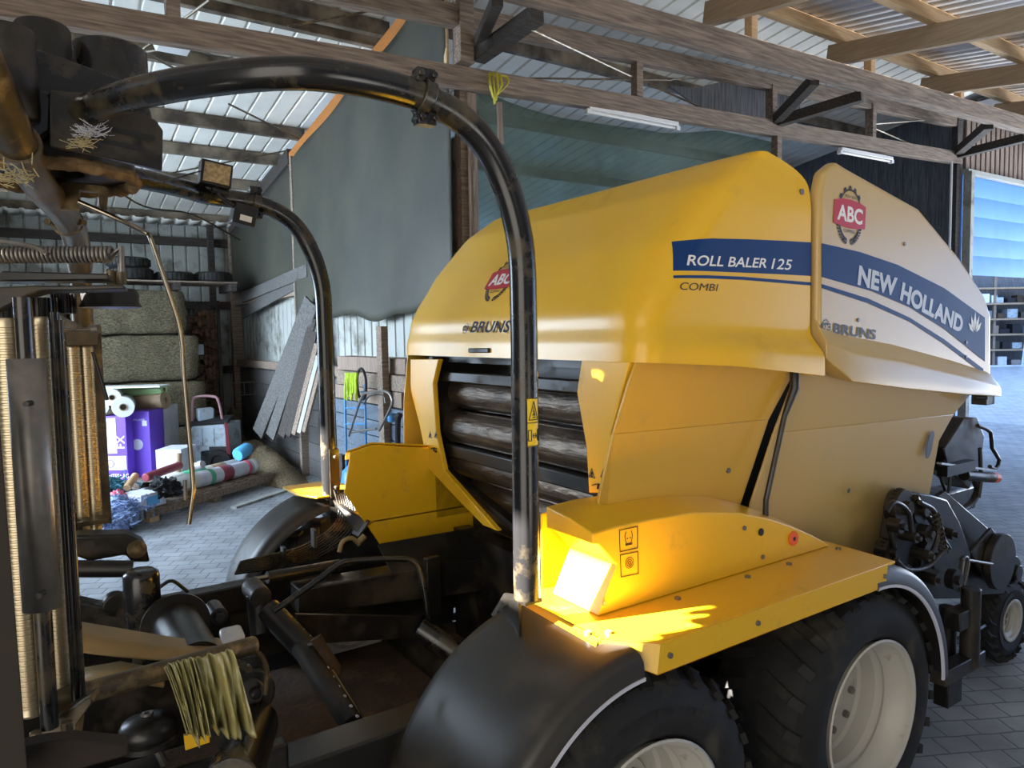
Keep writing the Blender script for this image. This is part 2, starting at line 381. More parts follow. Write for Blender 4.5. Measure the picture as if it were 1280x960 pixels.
mb.beam(p0+V((0, 0, 0)), p1, .02, .022); mb.build('hood_handle', 'black', hood, bevel=.004)
# ---- decals on the side (letters lie on the flat side face)
EY = 1.9185; EF = 1.8985
def poly_px(mb, pts, Y, th=.0012):
    P = [at(u, v, Y=Y) for u, v in pts]; mb.sheet([V((p.x, Y, p.z)) for p in P][::-1], th)
def flat(mb, pts, Y, th=.001):
    mb.prism([V((x, Y, z)) for x, z in pts], V((0, -th, 0)))
def hug(mb, off=.0014):
    for v in mb.bm.verts: v.co.y = ysurf(v.co.x, v.co.z)-off
    return mb
def stripe(top, bot, n=40):
    mb = MB()
    def f(a, b):
        i = a*(len(top)-1); k = min(int(i), len(top)-2); fr = i-k
        L = lambda P, j: (P[k][j]*(1-fr)+P[k+1][j]*fr)
        return at(L(top, 0)*(1-b)+L(bot, 0)*b, L(top, 1)*(1-b)+L(bot, 1)*b, Y=YS)
    mb.grid(f, n, 6); return hug(mb)
mb = stripe([(852, 300), (890, 298), (935, 299), (980, 301), (1014, 303)], [(845, 338), (884, 339), (930, 341), (978, 343), (1014, 345)])
mb.build('blue_stripe', 'blue', hood, smooth=80)
mb = stripe([(844, 344), (884, 344), (930, 346), (978, 350), (1014, 353)], [(844, 347.5), (884, 348), (930, 350), (978, 354), (1014, 357)])
mb.build('blue_stripe', 'blue', hood, smooth=80)
def lettering(txt, u0, v0, u1, v1, h_px, Y, m, parent, name='lettering', shear=0, bold=0, th=.0025, spacing=1):
    """baseline from pixel (u0,v0) to (u1,v1) on plane Y"""
    a = at(u0, v0, Y=Y); b = at(u1, v1, Y=Y); t = at(u0, v0-h_px, Y=Y)
    U = (b-a); W = V((-U.z, 0, U.x)).normalized()
    mb = MB(); text_mb(mb, txt, a, U, W, (t-a).length, U.length, shear, bold, th, spacing)
    if parent is hood: hug(mb, .0026)
    return mb.build(name, m, parent)
lettering('ROLL BALER', 860, 331.5, 959, 335, 13.5, EY, 'white', hood, shear=.36, bold=.016)
lettering('125', 965, 336, 989, 337.5, 13.5, EY, 'white', hood, shear=.36, bold=.008)
lettering('COMBI', 850, 362, 897, 364, 9.5, EY, 'ink', hood, shear=.36, bold=0)
# front: NEW HOLLAND, stripes
mb = MB()
flat(mb, [(p.x, p.z) for p in [at(u, v, Y=EF) for u, v in [(1027, 304), (1075, 315), (1122, 331), (1180, 360), (1231, 397), (1231, 452), (1180, 411), (1137, 384), (1090, 364), (1027, 346)]]], EF)
flat(mb, [(p.x, p.z) for p in [at(u, v, Y=EF) for u, v in [(1027, 355), (1085, 373), (1137, 397), (1180, 424), (1229, 461), (1229, 467), (1180, 430), (1137, 402), (1085, 379), (1027, 360)]]], EF)
mb.build('blue_stripe', 'blue', front)
lettering('NEW', 1071, 356, 1119, 371, 25, EF, 'greywhite', front, bold=.045, th=.003)
lettering('HOLLAND', 1124, 375, 1201, 417, 24, EF, 'greywhite', front, bold=.045, th=.003)
# leaf emblem after the name
mb = MB()
c = at(1218, 406, Y=EF)
for k in range(-2, 3):
    a = k*.42; d = V((sin(a), 0, cos(a))); s_ = V((d.z, 0, -d.x)); b0 = c+V((0, -.003, -.055))
    L_ = .13-.015*abs(k)
    mb.face([mb.bm.verts.new(q) for q in (b0+d*.02, b0+d*L_*.6+s_*.014, b0+d*L_, b0+d*L_*.6-s_*.014)])
mb.build('leaf_emblem', 'white', front)
# ABC clipping roundel: gear, red shield, wheat ears
def roundel(O, U, W, s, parent, small=False):
    O, U, W = V(O), V(U).normalized(), V(W).normalized(); N_ = U.cross(W)
    def P(x, y, z=0): return O+U*x*s+W*y*s+N_*z
    e = empty_part = MB(); pts = []
    # toothed half ring above
    outer = []; inner = []
    for i in range(0, 49):
        a = pi*1.08*i/48 - .04*pi; tooth = 1.0 if (i//3) % 2 == 0 else .88
        outer.append((.82*tooth*cos(a), .98*tooth*sin(a)+.05)); inner.append((.66*cos(a), .80*sin(a)+.05))
    vo = [e.bm.verts.new(P(x, y, .0012)) for x, y in outer]; vi = [e.bm.verts.new(P(x, y, .0012)) for x, y in inner]
    for i in range(48): e.face([vo[i], vo[i+1], vi[i+1], vi[i]])
    ring = e.build('emblem_gear', 'ink', parent)
    if not small:
        e = MB(); e.prism([P(x, y, .0012) for x, y in [(-.55, .42)]+[(.55*cos(a), .66*sin(a)+.05) for a in [pi-.7-(pi-1.4)*k/10 for k in range(11)]]+[(.55, .42)]], N_*.0004)
        e.build('emblem_field', 'gold', parent)
    e = MB()   # shield
    sh = [(-1, .42), (-.5, .52), (0, .55), (.5, .52), (1, .42), (1.0, -.38), (.5, -.44), (0, -.46), (-.5, -.44), (-1.0, -.38)]
    e.prism([P(x*.98, y, .0018) for x, y in sh], N_*.0006)
    e.build('emblem_shield', 'red' if not small else 'ink', parent)
    e = MB(); text_mb(e, 'ABC', P(-.78, -.26, 0), U, W, .56*s, 1.56*s, 0, .03, .0035); e.build('lettering', 'white' if not small else 'gold', parent)
    if not small:
        e = MB(); text_mb(e, 'ROLF BEIN', P(-.34, .58, 0), U, W, .11*s, .68*s, 0, .01, .0026); text_mb(e, 'CLIPPING', P(-.36, -.62, 0), U, W, .11*s, .72*s, 0, .01, .0026); e.build('lettering', 'ink', parent)
    e = MB()   # wheat ears
    for sg in (-1, 1):
        for i in range(9):
            a = -pi/2+sg*(.12+i*.135); p = V((.72*cos(a)*1.0, .92*sin(a)-.02, 0)); t = V((-sin(a)*sg, cos(a)*sg, 0))
            for q in (-1, 1):
                d = (t+V((cos(a), sin(a), 0))*q*.8).normalized(); w = V((-d.y, d.x, 0))*.05
                g = [p, p+d*.09+w, p+d*.2, p+d*.09-w]
                e.face([e.bm.verts.new(P(k.x, k.y, .0014)) for k in g])
    e.build('emblem_wheat', 'ink', parent)
c = at(1062, 269, Y=EF); roundel((c.x, EF, c.z), (1, 0, -.06), (0.06, 0, 1), .128, front)
c = at(1032, 409, Y=EF); roundel((c.x, EF, c.z), (1, 0, 0), (0, 0, 1), .036, front, True)
lettering('BRUNS', 1041, 417, 1094, 425, 13.5, EF, 'ink', front, bold=.025)
# rear slope decals: plane through the two profile points
pa, pb = V((2.02, 2.58)), V((2.24, 2.82))
sl = V((pb.x-pa.x, 0, pb.y-pa.y)).normalized(); Nn = V((-sl.z, 0, sl.x))
def on_slope(u, v, a2, b2):
    pa_, pb_ = V((a2[0], 0, a2[1])), V((b2[0], 0, b2[1])); s_ = (pb_-pa_).normalized(); n_ = V((-s_.z, 0, s_.x))
    o = V((0, 0, H)); d = at(u, v, D=1)-o; t = (pa_-o).dot(n_)/d.dot(n_); return o+d*t, s_, n_
p, s_, n_ = on_slope(627, 350, (1.90, 2.40), (2.02, 2.58))
roundel(p+n_*.0005, (0, -1, 0), s_, .125, hood)
p, s_, n_ = on_slope(588, 416, (1.865, 2.31), (1.90, 2.40)); q, _, _ = on_slope(636, 416, (1.865, 2.31), (1.90, 2.40)); r_, _, _ = on_slope(588, 404, (1.865, 2.31), (1.90, 2.40))
mb = MB(); text_mb(mb, 'BRUNS', p, q-p, s_, (r_-p).length, (q-p).length, .12, .025, .004); mb.build('lettering', 'ink', hood)
p, _, _ = on_slope(583, 411, (1.865, 2.31), (1.90, 2.40)); roundel(p+n_*.003, (0, -1, 0), s_, .028, hood, True)
# ---- body below the hood
def body_panel(pts, name, m, inset=.0):
    for far in (0, 1):
        mb = MB(); mb.prism([V((x, my(y, far), z)) for x, y, z in pts], V((0, .012 if not far else -.012, 0)))
        o = mb.build(name, m, B, bevel=.003)
        yield o
upper = [(1.87, 1.955, 2.17), (2.87, 1.955, 2.12), (2.72, 2.02, 1.84), (1.80, 2.02, 1.86)]
lower = [(1.80, 2.02, 1.86), (2.72, 2.02, 1.84), (2.62, 2.09, 1.46), (2.62, 2.12, 1.0), (1.78, 2.12, 1.0), (1.77, 2.07, 1.62)]
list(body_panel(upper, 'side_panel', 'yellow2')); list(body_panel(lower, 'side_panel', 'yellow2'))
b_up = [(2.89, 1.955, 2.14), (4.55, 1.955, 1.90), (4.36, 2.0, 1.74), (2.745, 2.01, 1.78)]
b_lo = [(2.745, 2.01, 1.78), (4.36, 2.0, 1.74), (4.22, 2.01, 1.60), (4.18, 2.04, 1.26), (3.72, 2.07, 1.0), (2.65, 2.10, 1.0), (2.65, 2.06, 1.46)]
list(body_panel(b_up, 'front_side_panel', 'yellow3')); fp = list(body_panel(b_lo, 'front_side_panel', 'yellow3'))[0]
mb = MB(); c = at(1163, 556, Y=1.99)
pts = []
for k in range(16):
    a = 2*pi*k/16; x = .03*cos(a); z = .05*sin(a)+(.025 if sin(a) > 0 else -.025); pts.append(V((c.x+x+z*.35, 1.993, c.z+z)))
mb.prism(pts, V((0, -.002, 0))); mb.build('oval_opening', 'ink', fp)
mb = MB()
for u, v, y_ in [(910, 588, 2.06), (1013, 540, 2.02), (1060, 613, 2.045)]: p = at(u, v, Y=y_); mb.cyl(p+V((0, .03, 0)), p+V((0, -.006, 0)), .012, 12)
mb.build('panel_bolt', 'steel', fp)
mb = MB()
for far in (0, 1):
  mb = MB(); mb.tube([V((2.80, my(1.95, far), 2.08)), V((2.79, my(1.94, far), 1.98)), V((2.74, my(1.955, far), 1.86)), V((2.63, my(1.965, far), 1.5)), V((2.62, my(1.965, far), 1.2))], [.02, .02, .012, .012, .016], 10)
  mb.build('panel_seam_seal', 'black', B)
MB().box(2.2, 4.1, 2.16, 3.71, .75, 2.12).build('chamber_body', 'black', B)
MB().box(1.95, 2.95, 2.0, 3.85, 2.09, 2.15).build('chamber_lid', 'black', B)
# rear frame flanges
def flange(px, name, far):
    mb = MB(); mb.prism([at(u, v, X=1.84) for u, v in px], V((.03, 0, 0)))
    return mb.build(name, 'yellow', B, bevel=.004)
fn = flange([(727, 450), (786, 452), (779, 482), (763, 541), (769, 616), (736, 616), (733, 560), (721, 490)], 'rear_flange', 0)
ff = flange([(513, 449), (548, 449), (541, 480), (545, 540), (555, 588), (622, 664), (604, 657), (572, 625), (535, 585), (524, 530), (513, 490)], 'rear_flange', 1)
ps = [at(763, 541, X=1.85), at(786, 452, X=1.85), V((1.87, 1.955, 2.17)), V((1.80, 2.02, 1.86))]
def tri_sticker(cu, cv, X, s, parent, m='sticker', n=2):
    """hazard stickers on a plane of constant X: row of triangles"""
    for k in range(n):
        c = at(cu+k*15, cv, X=X)
        mb = MB(); t = [V((X, c.y+a*s, c.z+b*s)) for a, b in [(-.5, -.45), (.5, -.45), (0, .45)]]
        inn = [V((X, c.y+a*s*.72, c.z-.04*s+b*s*.72)) for a, b in [(-.5, -.45), (.5, -.45), (0, .45)]]
        vo = [mb.bm.verts.new(p-V((.0012, 0, 0))) for p in t]; vi = [mb.bm.verts.new(p-V((.0012, 0, 0))) for p in inn]
        for i in range(3): mb.face([vo[i], vo[(i+1) % 3], vi[(i+1) % 3], vi[i]])
        for (a0, b0), (a1, b1) in [((-.05, .1), (.1, -.25)), ((.02, .02), (-.14, -.12)), ((-.16, -.28), (.18, -.28))]:
            mb.beam(V((X-.001, c.y+a0*s, c.z+b0*s)), V((X-.001, c.y+a1*s, c.z+b1*s)), .004, .007, up=(1, 0, 0))
        mb.build('hazard_mark', 'ink', parent)
tri_sticker(740, 591, 1.84, .045, fn); tri_sticker(538, 543, 1.84, .045, ff, n=1); tri_sticker(545, 543, 1.84, .045, ff, n=1)
def marks(cu, cv, X, parent, w=.08):
    mb = MB(); c = at(cu, cv, X=X)
    for a, b, q, r in [(-.4, 0, -.1, .1), (.0, -.12, .05, .16), (.15, .12, .35, .1), (.2, -.1, .42, -.12), (.3, 0, .3, -.15)]:
        mb.beam(V((X-.001, c.y-a*w, c.z+b*w)), V((X-.001, c.y-q*w, c.z+r*w)), .004, .012, up=(1, 0, 0))
    mb.build('hazard_mark', 'ink', parent)
marks(748, 608, 1.84, fn); marks(543, 562, 1.84, ff)
# opening: dark interior plates, cross bars and the pressing rollers
MB().box(1.88, 2.25, 3.62, 3.66, 1.2, 2.12).build('frame_plate', 'black', B); MB().box(1.9, 2.25, 2.22, 2.26, 1.0, 2.12).build('frame_plate', 'black', B)
mb = MB(); a = at(540, 474, X=1.92); b = at(735, 481, X=1.92); mb.beam((1.92, 2.22, b.z-.01), (1.92, 3.60, b.z-.01), .05, .055); mb.build('cross_bar', 'black', B, bevel=.006)
zb = at(733, 604, X=1.93).z
MB().beam((1.92, 2.22, zb), (1.92, 3.52, zb), .05, .07).build('cross_bar', 'black', B, bevel=.008)
MB().box(2.12, 2.15, 2.24, 3.62, .95, 2.12).build('back_plate', 'black', B)
for i, (x, z, r) in enumerate([(2.03, 1.915, .085), (2.0, 1.725, .092), (2.03, 1.53, .085), (2.08, 1.36, .08), (2.16, 1.2, .08)]):
    mb = MB(); prof = []
    prof = [(.02, 0), (r*.8, 0), (r, .015)]
    nseg = 18
    mb2 = MB(); L_ = 1.33-.1*(i > 2)
    mb2.cyl((x, 2.24, z), (x, 2.24+L_, z), r, 28)
    for k in range(8):
        a = 2*pi*k/8+.2*i; c = V((x+r*cos(a), 0, z+r*sin(a)))
        mb2.beam(V((c.x, 2.25, c.z)), V((c.x, 2.23+L_, c.z)), .014, .01, up=(cos(a), 0, sin(a)))
    mb2.build('press_roller', 'roller', B, smooth=50)
mb = MB(); P0 = at(556, 592, X=1.9); P1 = at(648, 662, X=1.9); mb.prism([at(u, v, X=1.9) for u, v in [(553, 585), (563, 592), (652, 664), (640, 664)]], V((.05, 0, 0))); mb.build('frame_edge', 'black', B)
# ---- hoops
hp = [(1.36, 1.97, 1.345), (1.36, 1.97, 1.5), (1.362, 1.968, 2.0), (1.362, 1.966, 2.29), (1.353, 1.966, 2.54), (1.290, 1.966, 2.74), (1.185, 1.966, 2.875), (1.02, 1.966, 2.945), (.79, 1.966, 2.962), (.587, 2.032, 2.96), (.348, 2.309, 2.96), (.167, 2.627, 2.95), (.11, 2.74, 2.94)]
for far in (0, 1):
    pts = [V((x, my(y, far), z)) for x, y, z in hp]
    if far: pts = pts[:9]+[V((.66, 3.80, 2.965)), V((.533, 3.68, 2.96)), V((.38, 3.56, 2.955)), V((.22, 3.40, 2.95)), V((.1, 3.25, 2.94))]
    h = MB().tube(smooth_path(pts, 6), .045, 28).build('hoop', 'blackg', B, smooth=60)
    mb = MB(); c = V((1.015, my(1.966, far), 2.947)); ax = V((.96, 0, -.28)).normalized() if not far else V((.96, 0, -.28)).normalized()
    mb.lathe([(.047, -.018), (.056, -.018), (.056, .018), (.047, .018)], c, ax, 28)
    for zz in (1, -1):
        q = c+V((.05, 0, .07))*0+V((0, 0, zz*.062)); mb.box(q.x-.03, q.x+.03, q.y-.02, q.y+.02, q.z-.02, q.z+.02)
        for sx in (-.022, .022): mb.cyl(q+V((sx, -.035, 0)), q+V((sx, .03, 0)), .011, 6)
    mb.build('clamp', 'blackg', h, bevel=.003)
    if far:
        mb = MB(); c = at(304, 270, Y=3.86); mb.obb(c, (.055, 0, -.012), (0, .05, 0), (.012, 0, .05)); mb.build('clamp_box', 'black', h, bevel=.006)
        mb = MB(); mb.obb(c+V((0, -.052, -.02)), (.028, 0, -.006), (0, .003, 0), (.003, 0, .014)); mb.build('maker_plate', 'white', h)
        c = at(269, 219, Y=3.82)
        mb = MB(); mb.obb(c, (.072, .0, -.01), (.0, .04, 0), (.008, 0, .058)); mb.tube(smooth_path([c+V((.0, 0, -.05)), c+V((.02, 0, -.1)), c+V((.1, .02, -.15))]), .012, 8); mb.beam(c+V((-.02, 0, -.07)), c+V((.06, 0, -.09)), .05, .02)
        wl = mb.build('work_lamp', 'black', h, bevel=.008)
        MB().obb(c+V((0, -.043, 0)), (.06, 0, -.008), (0, .004, 0), (.007, 0, .046)).build('lamp_lens', 'lampw', h)
# sticker on the near post: wraps the tube on the camera side
def post_sticker(parent):
    z1 = at(655, 498, Y=1.93).z; z0 = at(655, 559, Y=1.93).z
    def F_(rr, a0, a1, za, zb): return (lambda s, t: V((1.362+rr*cos(a0+(a1-a0)*s), 1.968+rr*sin(a0+(a1-a0)*s), za+(zb-za)*t)))
    A0, A1 = radians(242), radians(308)
    MB().grid(F_(.0458, A0, A1, z0, z1), 14, 2).build('hazard_sticker', 'sticker', parent, smooth=60)
    mb = MB()
    def pt(s, t, r=.0464): a = A0+(A1-A0)*s; return V((1.362+r*cos(a), 1.968+r*sin(a), z0+(z1-z0)*t))
    def line(s0, t0, s1, t1, w=.0025):
        n = 5; P_ = [pt(s0+(s1-s0)*k/n, t0+(t1-t0)*k/n) for k in range(n+1)]; mb.tube(P_, w*.6, 5)
    for L in [((.15, .55), (.85, .55)), ((.85, .55), (.5, .93)), ((.5, .93), (.15, .55)), ((.5, .82), (.55, .62)), ((.55, .7), (.4, .64)), ((.4, .6), (.65, .6)), ((.45, .74), (.62, .64)), ((.05, .49), (.95, .49)), ((.02, .01), (.98, .01)), ((.02, .99), (.98, .99)), ((.02, .01), (.02, .99)), ((.98, .01), (.98, .99)), ((.1, .12), (.1, .34)), ((.3, .12), (.3, .34)), ((.1, .34), (.3, .34)), ((.1, .12), (.3, .12)), ((.4, .22), (.7, .22)), ((.4, .22), (.48, .27)), ((.4, .22), (.48, .17)), ((.7, .22), (.62, .27)), ((.7, .22), (.62, .17)), ((.8, .12), (.8, .34)), ((.86, .1), (.86, .36))]:
        line(*L[0], *L[1])
    mb.build('sticker_drawing', 'ink', parent)
hoops = [o for o in kids(B) if o.name.startswith('hoop')]
post_sticker(hoops[0])
# ---- wheels, mudguards, wheel boxes on both sides
def wheel(cx, cy, cz, R, rr, w, parent_name='wheel', far=0, lugs=26, parent=B):
    s = -1 if not far else 1     # outward direction along y
    e = MB(); hw = w/2
    prof = [(rr, -hw*.86), (rr+.03, -hw*.98), (rr+.10*(R-rr)/.2, -hw*1.02), (R-.07, -hw*.96), (R-.02, -hw*.84), (R, -hw*.6), (R+.004, 0), (R, hw*.6), (R-.02, hw*.84), (R-.07, hw*.96), (rr+.10*(R-rr)/.2, hw*1.02), (rr+.03, hw*.98), (rr, hw*.86), (rr-.005, 0), (rr, -hw*.86)]
    e.lathe(prof, (cx, cy, cz), (0, s, 0), 64)
    for k in range(lugs):
        for q in (-1, 1):
            a = 2*pi*(k+(.5 if q > 0 else 0))/lugs; u = V((cos(a), 0, sin(a))); t = V((-sin(a), 0, cos(a)))
            c0 = V((cx, cy, cz))+u*(R+.004); y_in = .03*q; y_out = hw*.92*q
            p0 = c0+V((0, y_in, 0)); p1 = c0+V((0, y_out*.75, 0))+t*.05
            p2 = V((cx, cy, cz))+u*(R-.028)+V((0, y_out*1.01, 0))+t*.065
            e.beam(p0, p1+(p1-p0).normalized()*.012, .042, .024, up=u); e.beam(p1, p2, .040, .022, up=u)
    ty = e.build('tyre', 'rubber', parent, bevel=0, smooth=40)
    e = MB(); prof = [(a, b*hw) for a, b in [(rr+.012, .99), (rr+.004, 1.0), (rr-.010, .95), (rr-.014, .80), (rr-.038, .70), (rr-.042, .52), (rr-.028, .46), (rr-.028, .42), (rr-.048, .34), (rr-.05, .06), (rr*.80, .0), (rr*.62, .03), (rr*.58, .12), (rr*.30, .14), (rr*.28, .02), (.001, .02)]]
    e.lathe(prof, (cx, cy, cz), (0, s, 0), 56)
    rim = e.build('rim', 'rim', parent, smooth=40, solid=.006)
    e = MB()
    for k in range(8):
        a = 2*pi*k/8; p = V((cx+rr*.44*cos(a), cy+s*hw*.10, cz+rr*.44*sin(a))); e.cyl(p, p+V((0, s*.03, 0)), .016, 6)
    e.build('wheel_nuts', 'steel', parent)
    return ty, rim
def tyre_text(cx, cy, cz, r0, txt, a0, parent):
    mb = MB(); a = a0
    for ch in txt:
        if ch != ' ':
            u = V((cos(a), 0, sin(a))); t = V((sin(a), 0, -cos(a))); text_mb(mb, ch, V((cx, cy, cz))+u*r0, t, u, .028, .02, 0, .02, .002)
        a -= .062
    mb.build('tyre_lettering', 'rubber', parent)
for far in (0, 1):
    for i, x in enumerate((1.62, 2.95) if not far else (1.50, 2.95)):
        w = empty('wheel', (x, my(1.88, far), .56), None, None); w.parent = B; w.location = V((x, my(1.88, far), .56))-V(B.location); WORLD[w.name] = V((x, my(1.88, far), .56))
        ty, rim = wheel(x, my(1.88, far), .56 if not far else .60, .54 if not far else .59, .325, .48, far=far, parent=w)
        if not far and i == 0: tyre_text(x, 1.636, .56, .42, 'FLOTATION RADIAL', 1.9, w)
    # mudguards
    s = -1 if not far else 1
    def guard(cx, cz, a0, a1):
        e = MB(); y0 = my(1.60, far); y1 = my(2.24, far); r = .635; dn = 0 if not far else .25
        def prof(y, rr): return (rr, (y-y0)*1.0)
        # profile in (radius, distance inward)
        pr = [(r-.085, 0), (r-.03, .004), (r-.008, .02), (r, .05), (r+.004, .12), (r+.004, .30), (r+.004, .56-dn), (r-.004, .61-dn), (r-.03, .64-dn), (r-.06, .645-dn), (r-.06, .635-dn), (r-.03, .63-dn), (r-.012, .60-dn), (r-.008, .56-dn), (r-.008, .12), (r-.012, .055), (r-.035, .014), (r-.085, .008), (r-.085, 0)]
        e.lathe(pr, (cx, y0, cz), (0, -s, 0), 40, a0, a1, ref=(1, 0, 0))
        g = e.build('mudguard', 'guard', B, smooth=50)
        e = MB(); e.lathe([(r-.088, -.003), (r-.076, -.004), (r-.076, .006), (r-.09, .006), (r-.088, -.003)], (cx, y0, cz), (0, -s, 0), 40, a0, a1, ref=(1, 0, 0))
        e.build('edge_trim', 'carton', g)
        return g
    # axis is (0,-s,0): for near side axis +y -> u=x, w=axis x u = -z ; angle negative = up
    sg = -1 if not far else 1
    sg = -1 if (-s) > 0 else 1
    gx, gz = (1.57, .60) if not far else (1.46, .71)
    guard(gx, gz, radians(92), radians(205)) if sg > 0 else guard(gx, gz, -radians(205), -radians(92))
    guard(2.90, .60, radians(0), radians(92)) if sg > 0 else guard(2.90, .60, -radians(92), -radians(0))
    # yellow platform: top plate with chamfered rear corner and folded outer lip
    e = MB(); top = [(1.50, 2.25), (1.49, 1.75), (1.62, 1.615), (2.96, 1.605), (3.02, 1.605), (3.05, 1.90), (3.05, 2.25)]
    e.prism([V((x, my(y, far), 1.235)) for x, y in top], V((0, 0, .012)))
    e.prism([V((x, my(1.602, far), z)) for x, z in [(1.62, 1.247), (2.96, 1.247), (2.945, 1.15), (1.605, 1.15)]], V((0, .01*(1 if not far else -1), 0)))
    e.prism([V((1.49, my(1.75, far), 1.247)), V((1.62, my(1.602, far), 1.247)), V((1.605, my(1.602, far), 1.15)), V((1.47, my(1.72, far), 1.21))], V((.008, 0, 0)))
    # rear plate bent down over the mudguard
    e.prism([V((x, my(y, far), z)) for x, y, z in [(1.50, 2.25, 1.247), (1.49, 1.75, 1.247), (1.455, 1.73, 1.225), (1.465, 2.25, 1.225)]], V((0, 0, -.008)))
    plat = e.build('wheel_platform', 'yellow', B, bevel=.004)
    e = MB()
    for x, y in [(1.485, 2.18), (1.485, 1.80), (1.54, 1.76), (1.95, 1.84), (2.35, 1.84), (2.62, 1.84), (2.98, 1.84)]: e.cyl((x, my(y, far), 1.24), (x, my(y, far), 1.256), .012, 8)
    for x, z in [(1.66, 1.2), (2.93, 1.2), (2.1, 1.2)]: e.cyl((x, my(1.61, far), z), (x, my(1.594, far), z), .010, 8)
    e.build('platform_bolt', 'steel', plat)
    # storage box with curved top and recessed rear face
    arc = [(1.585, 1.545), (1.70, 1.553), (1.88, 1.552), (2.10, 1.542), (2.36, 1.50), (2.55, 1.445), (2.70, 1.39), (2.86, 1.32), (2.985, 1.26)]
    side = [(1.605, 1.248), (1.695, 1.415), (1.612, 1.502), (1.585, 1.508)]+arc+[(2.985, 1.248)]
    yb0, yb1 = my(1.89, far), my(2.23, far)
    e = MB(); yb1 = my(2.16, far); na = len(side)
    va = [e.bm.verts.new((x, yb0, z)) for x, z in side]; vm = [e.bm.verts.new((x, (yb0+yb1)/2, z+(.03 if (z > 1.51 or x > 2.2) and z > 1.3 else 0))) for x, z in side]; vb = [e.bm.verts.new((x, yb1, z+(.045 if (z > 1.51 or x > 2.2) and z > 1.3 else 0))) for x, z in side]
    e.face(va[::-1]); e.face(vb)
    for P_, Q_ in ((va, vm), (vm, vb)):
        for i in range(na): e.face([P_[i], P_[(i+1) % na], Q_[(i+1) % na], Q_[i]])
    bx = e.build('storage_box', 'yellow', B, bevel=.005, smooth=28)
    # inner cover panel beside the chamber, down to the chassis
    e = MB(); yi = my(2.25, far); e.prism([V((x, yi, z)) for x, z in [(1.62, 1.54), (1.9, 1.56), (2.3, 1.1), (1.62, 1.1)]] if not far else [V((x, yi, z)) for x, z in [(1.38, 1.63), (1.50, 1.66), (1.88, 1.60), (2.35, 1.06), (1.56, 1.06), (1.34, 1.42)]], V((0, .012*(1 if far else -1), 0)))
    e.build('inner_cover', 'yellow', B, bevel=.004)
    e = MB(); e.prism([V((x, my(2.24, far), z)) for x, z in [(1.36, 1.63), (1.5, 1.665), (1.9, 1.61)]]+[V((x, my(2.0, far), z)) for x, z in [(1.9, 1.555), (1.55, 1.56), (1.44, 1.55)]], V((0, 0, .008)))
    if far: e.build('cover_ledge', 'yellow', B); MB().prism([V((x, y, 1.352)) for x, y in [(1.20, 4.27), (1.20, 4.02), (1.27, 3.86), (1.52, 3.86), (1.52, 4.27)]], V((0, 0, .012))).build('mudguard_plate', 'yellow', B, bevel=.003)
    else: e.bm.free()
    if not far:
        Yb = 1.888
        p = at(951, 665, Y=Yb); MB().cyl(p, p-V((0, .004, 0)), .016, 18).build('hole_plug', 'ink', bx)
        p = at(991, 673, Y=Yb); MB().cyl(p, p-V((0, .008, 0)), .031, 24).build('reflector', 'orange', bx, bevel=.002); MB().cyl(p-V((0, .008, 0)), p-V((0, .010, 0)), .009, 12).build('reflector_screw', 'ink', bx)
        mb = MB()
        for u, v in [(755, 754), (953, 696), (930, 660)]: p = at(u, v, Y=Yb); mb.cyl(p, p-V((0, .006, 0)), .010, 8)
        mb.build('box_bolt', 'steel', bx)
        # two framed pictograms
        mb = MB()
        def frm(q):
            P_ = [at(u, v, Y=Yb) for u, v in q]
            for i in range(4): mb.beam(P_[i], P_[(i+1) % 4], .002, .0022, up=(0, 1, 0))
            c = sum(P_, V((0, 0, 0)))/4; return c
        c = frm([(774.5, 663), (797, 658), (797, 685), (775, 690)])
        for sx in (-1, 1): mb.tube(smooth_path([c+V((sx*.012, 0, .03)), c+V((sx*.018, 0, .01)), c+V((sx*.012, 0, -.012))]), .0014, 5)
        for k in range(-3, 4): mb.box(c.x+k*.005-.0015, c.x+k*.005+.0015, Yb-.001, Yb, c.z-.022, c.z-.013)
        mb.box(c.x-.01, c.x-.004, Yb-.001, Yb, c.z+.002, c.z+.006); mb.box(c.x+.004, c.x+.01, Yb-.001, Yb, c.z+.002, c.z+.006)
        c = frm([(775.5, 694), (797.5, 689.5), (798, 717), (776.5, 721.5)])
        for r in (.006, .013, .020): mb.tube([c+V((r*cos(a*pi/10), 0, r*sin(a*pi/10)+.006)) for a in range(21)], .0011, 5)
        mb.build('pictogram', 'ink', bx)
    else:
        mb = MB(); mb.box(1.345, 1.40, my(2.02, 1)-.0, my(2.02, 1)+.03, 1.35, 1.62); 
        for z in (1.41, 1.58): mb.cyl((1.37, my(2.03, 1), z), (1.37, my(2.06, 1), z), .01, 8)
        mb.build('hinge_plate', 'black', B)
# post foot brackets
for far in (0, 1):
  mb = MB(); mb.box(1.325, 1.395, my(1.93, far), my(2.01, far), 1.335, 1.347); mb.prism([V((1.345, my(2.0, far), 1.345)), V((1.345, my(2.0, far), 1.20)), V((1.40, my(2.27, far), 1.18)), V((1.46, my(2.27, far), 1.25))], V((.012, 0, 0)))
  mb.build('post_bracket', 'black', B)
# ================================================================== CHASSIS AND WRAPPER
def pxtube(pts, r, name, m, parent=B, n=14, smooth_k=5, **kw):
    """pts: (u,v,axis,value)"""
    P_ = [at(u, v, **{a: val}) for u, v, a, val in pts]
    if smooth_k: P_ = smooth_path(P_, smooth_k)
    return MB().tube(P_, r, n).build(name, m, parent, smooth=60)
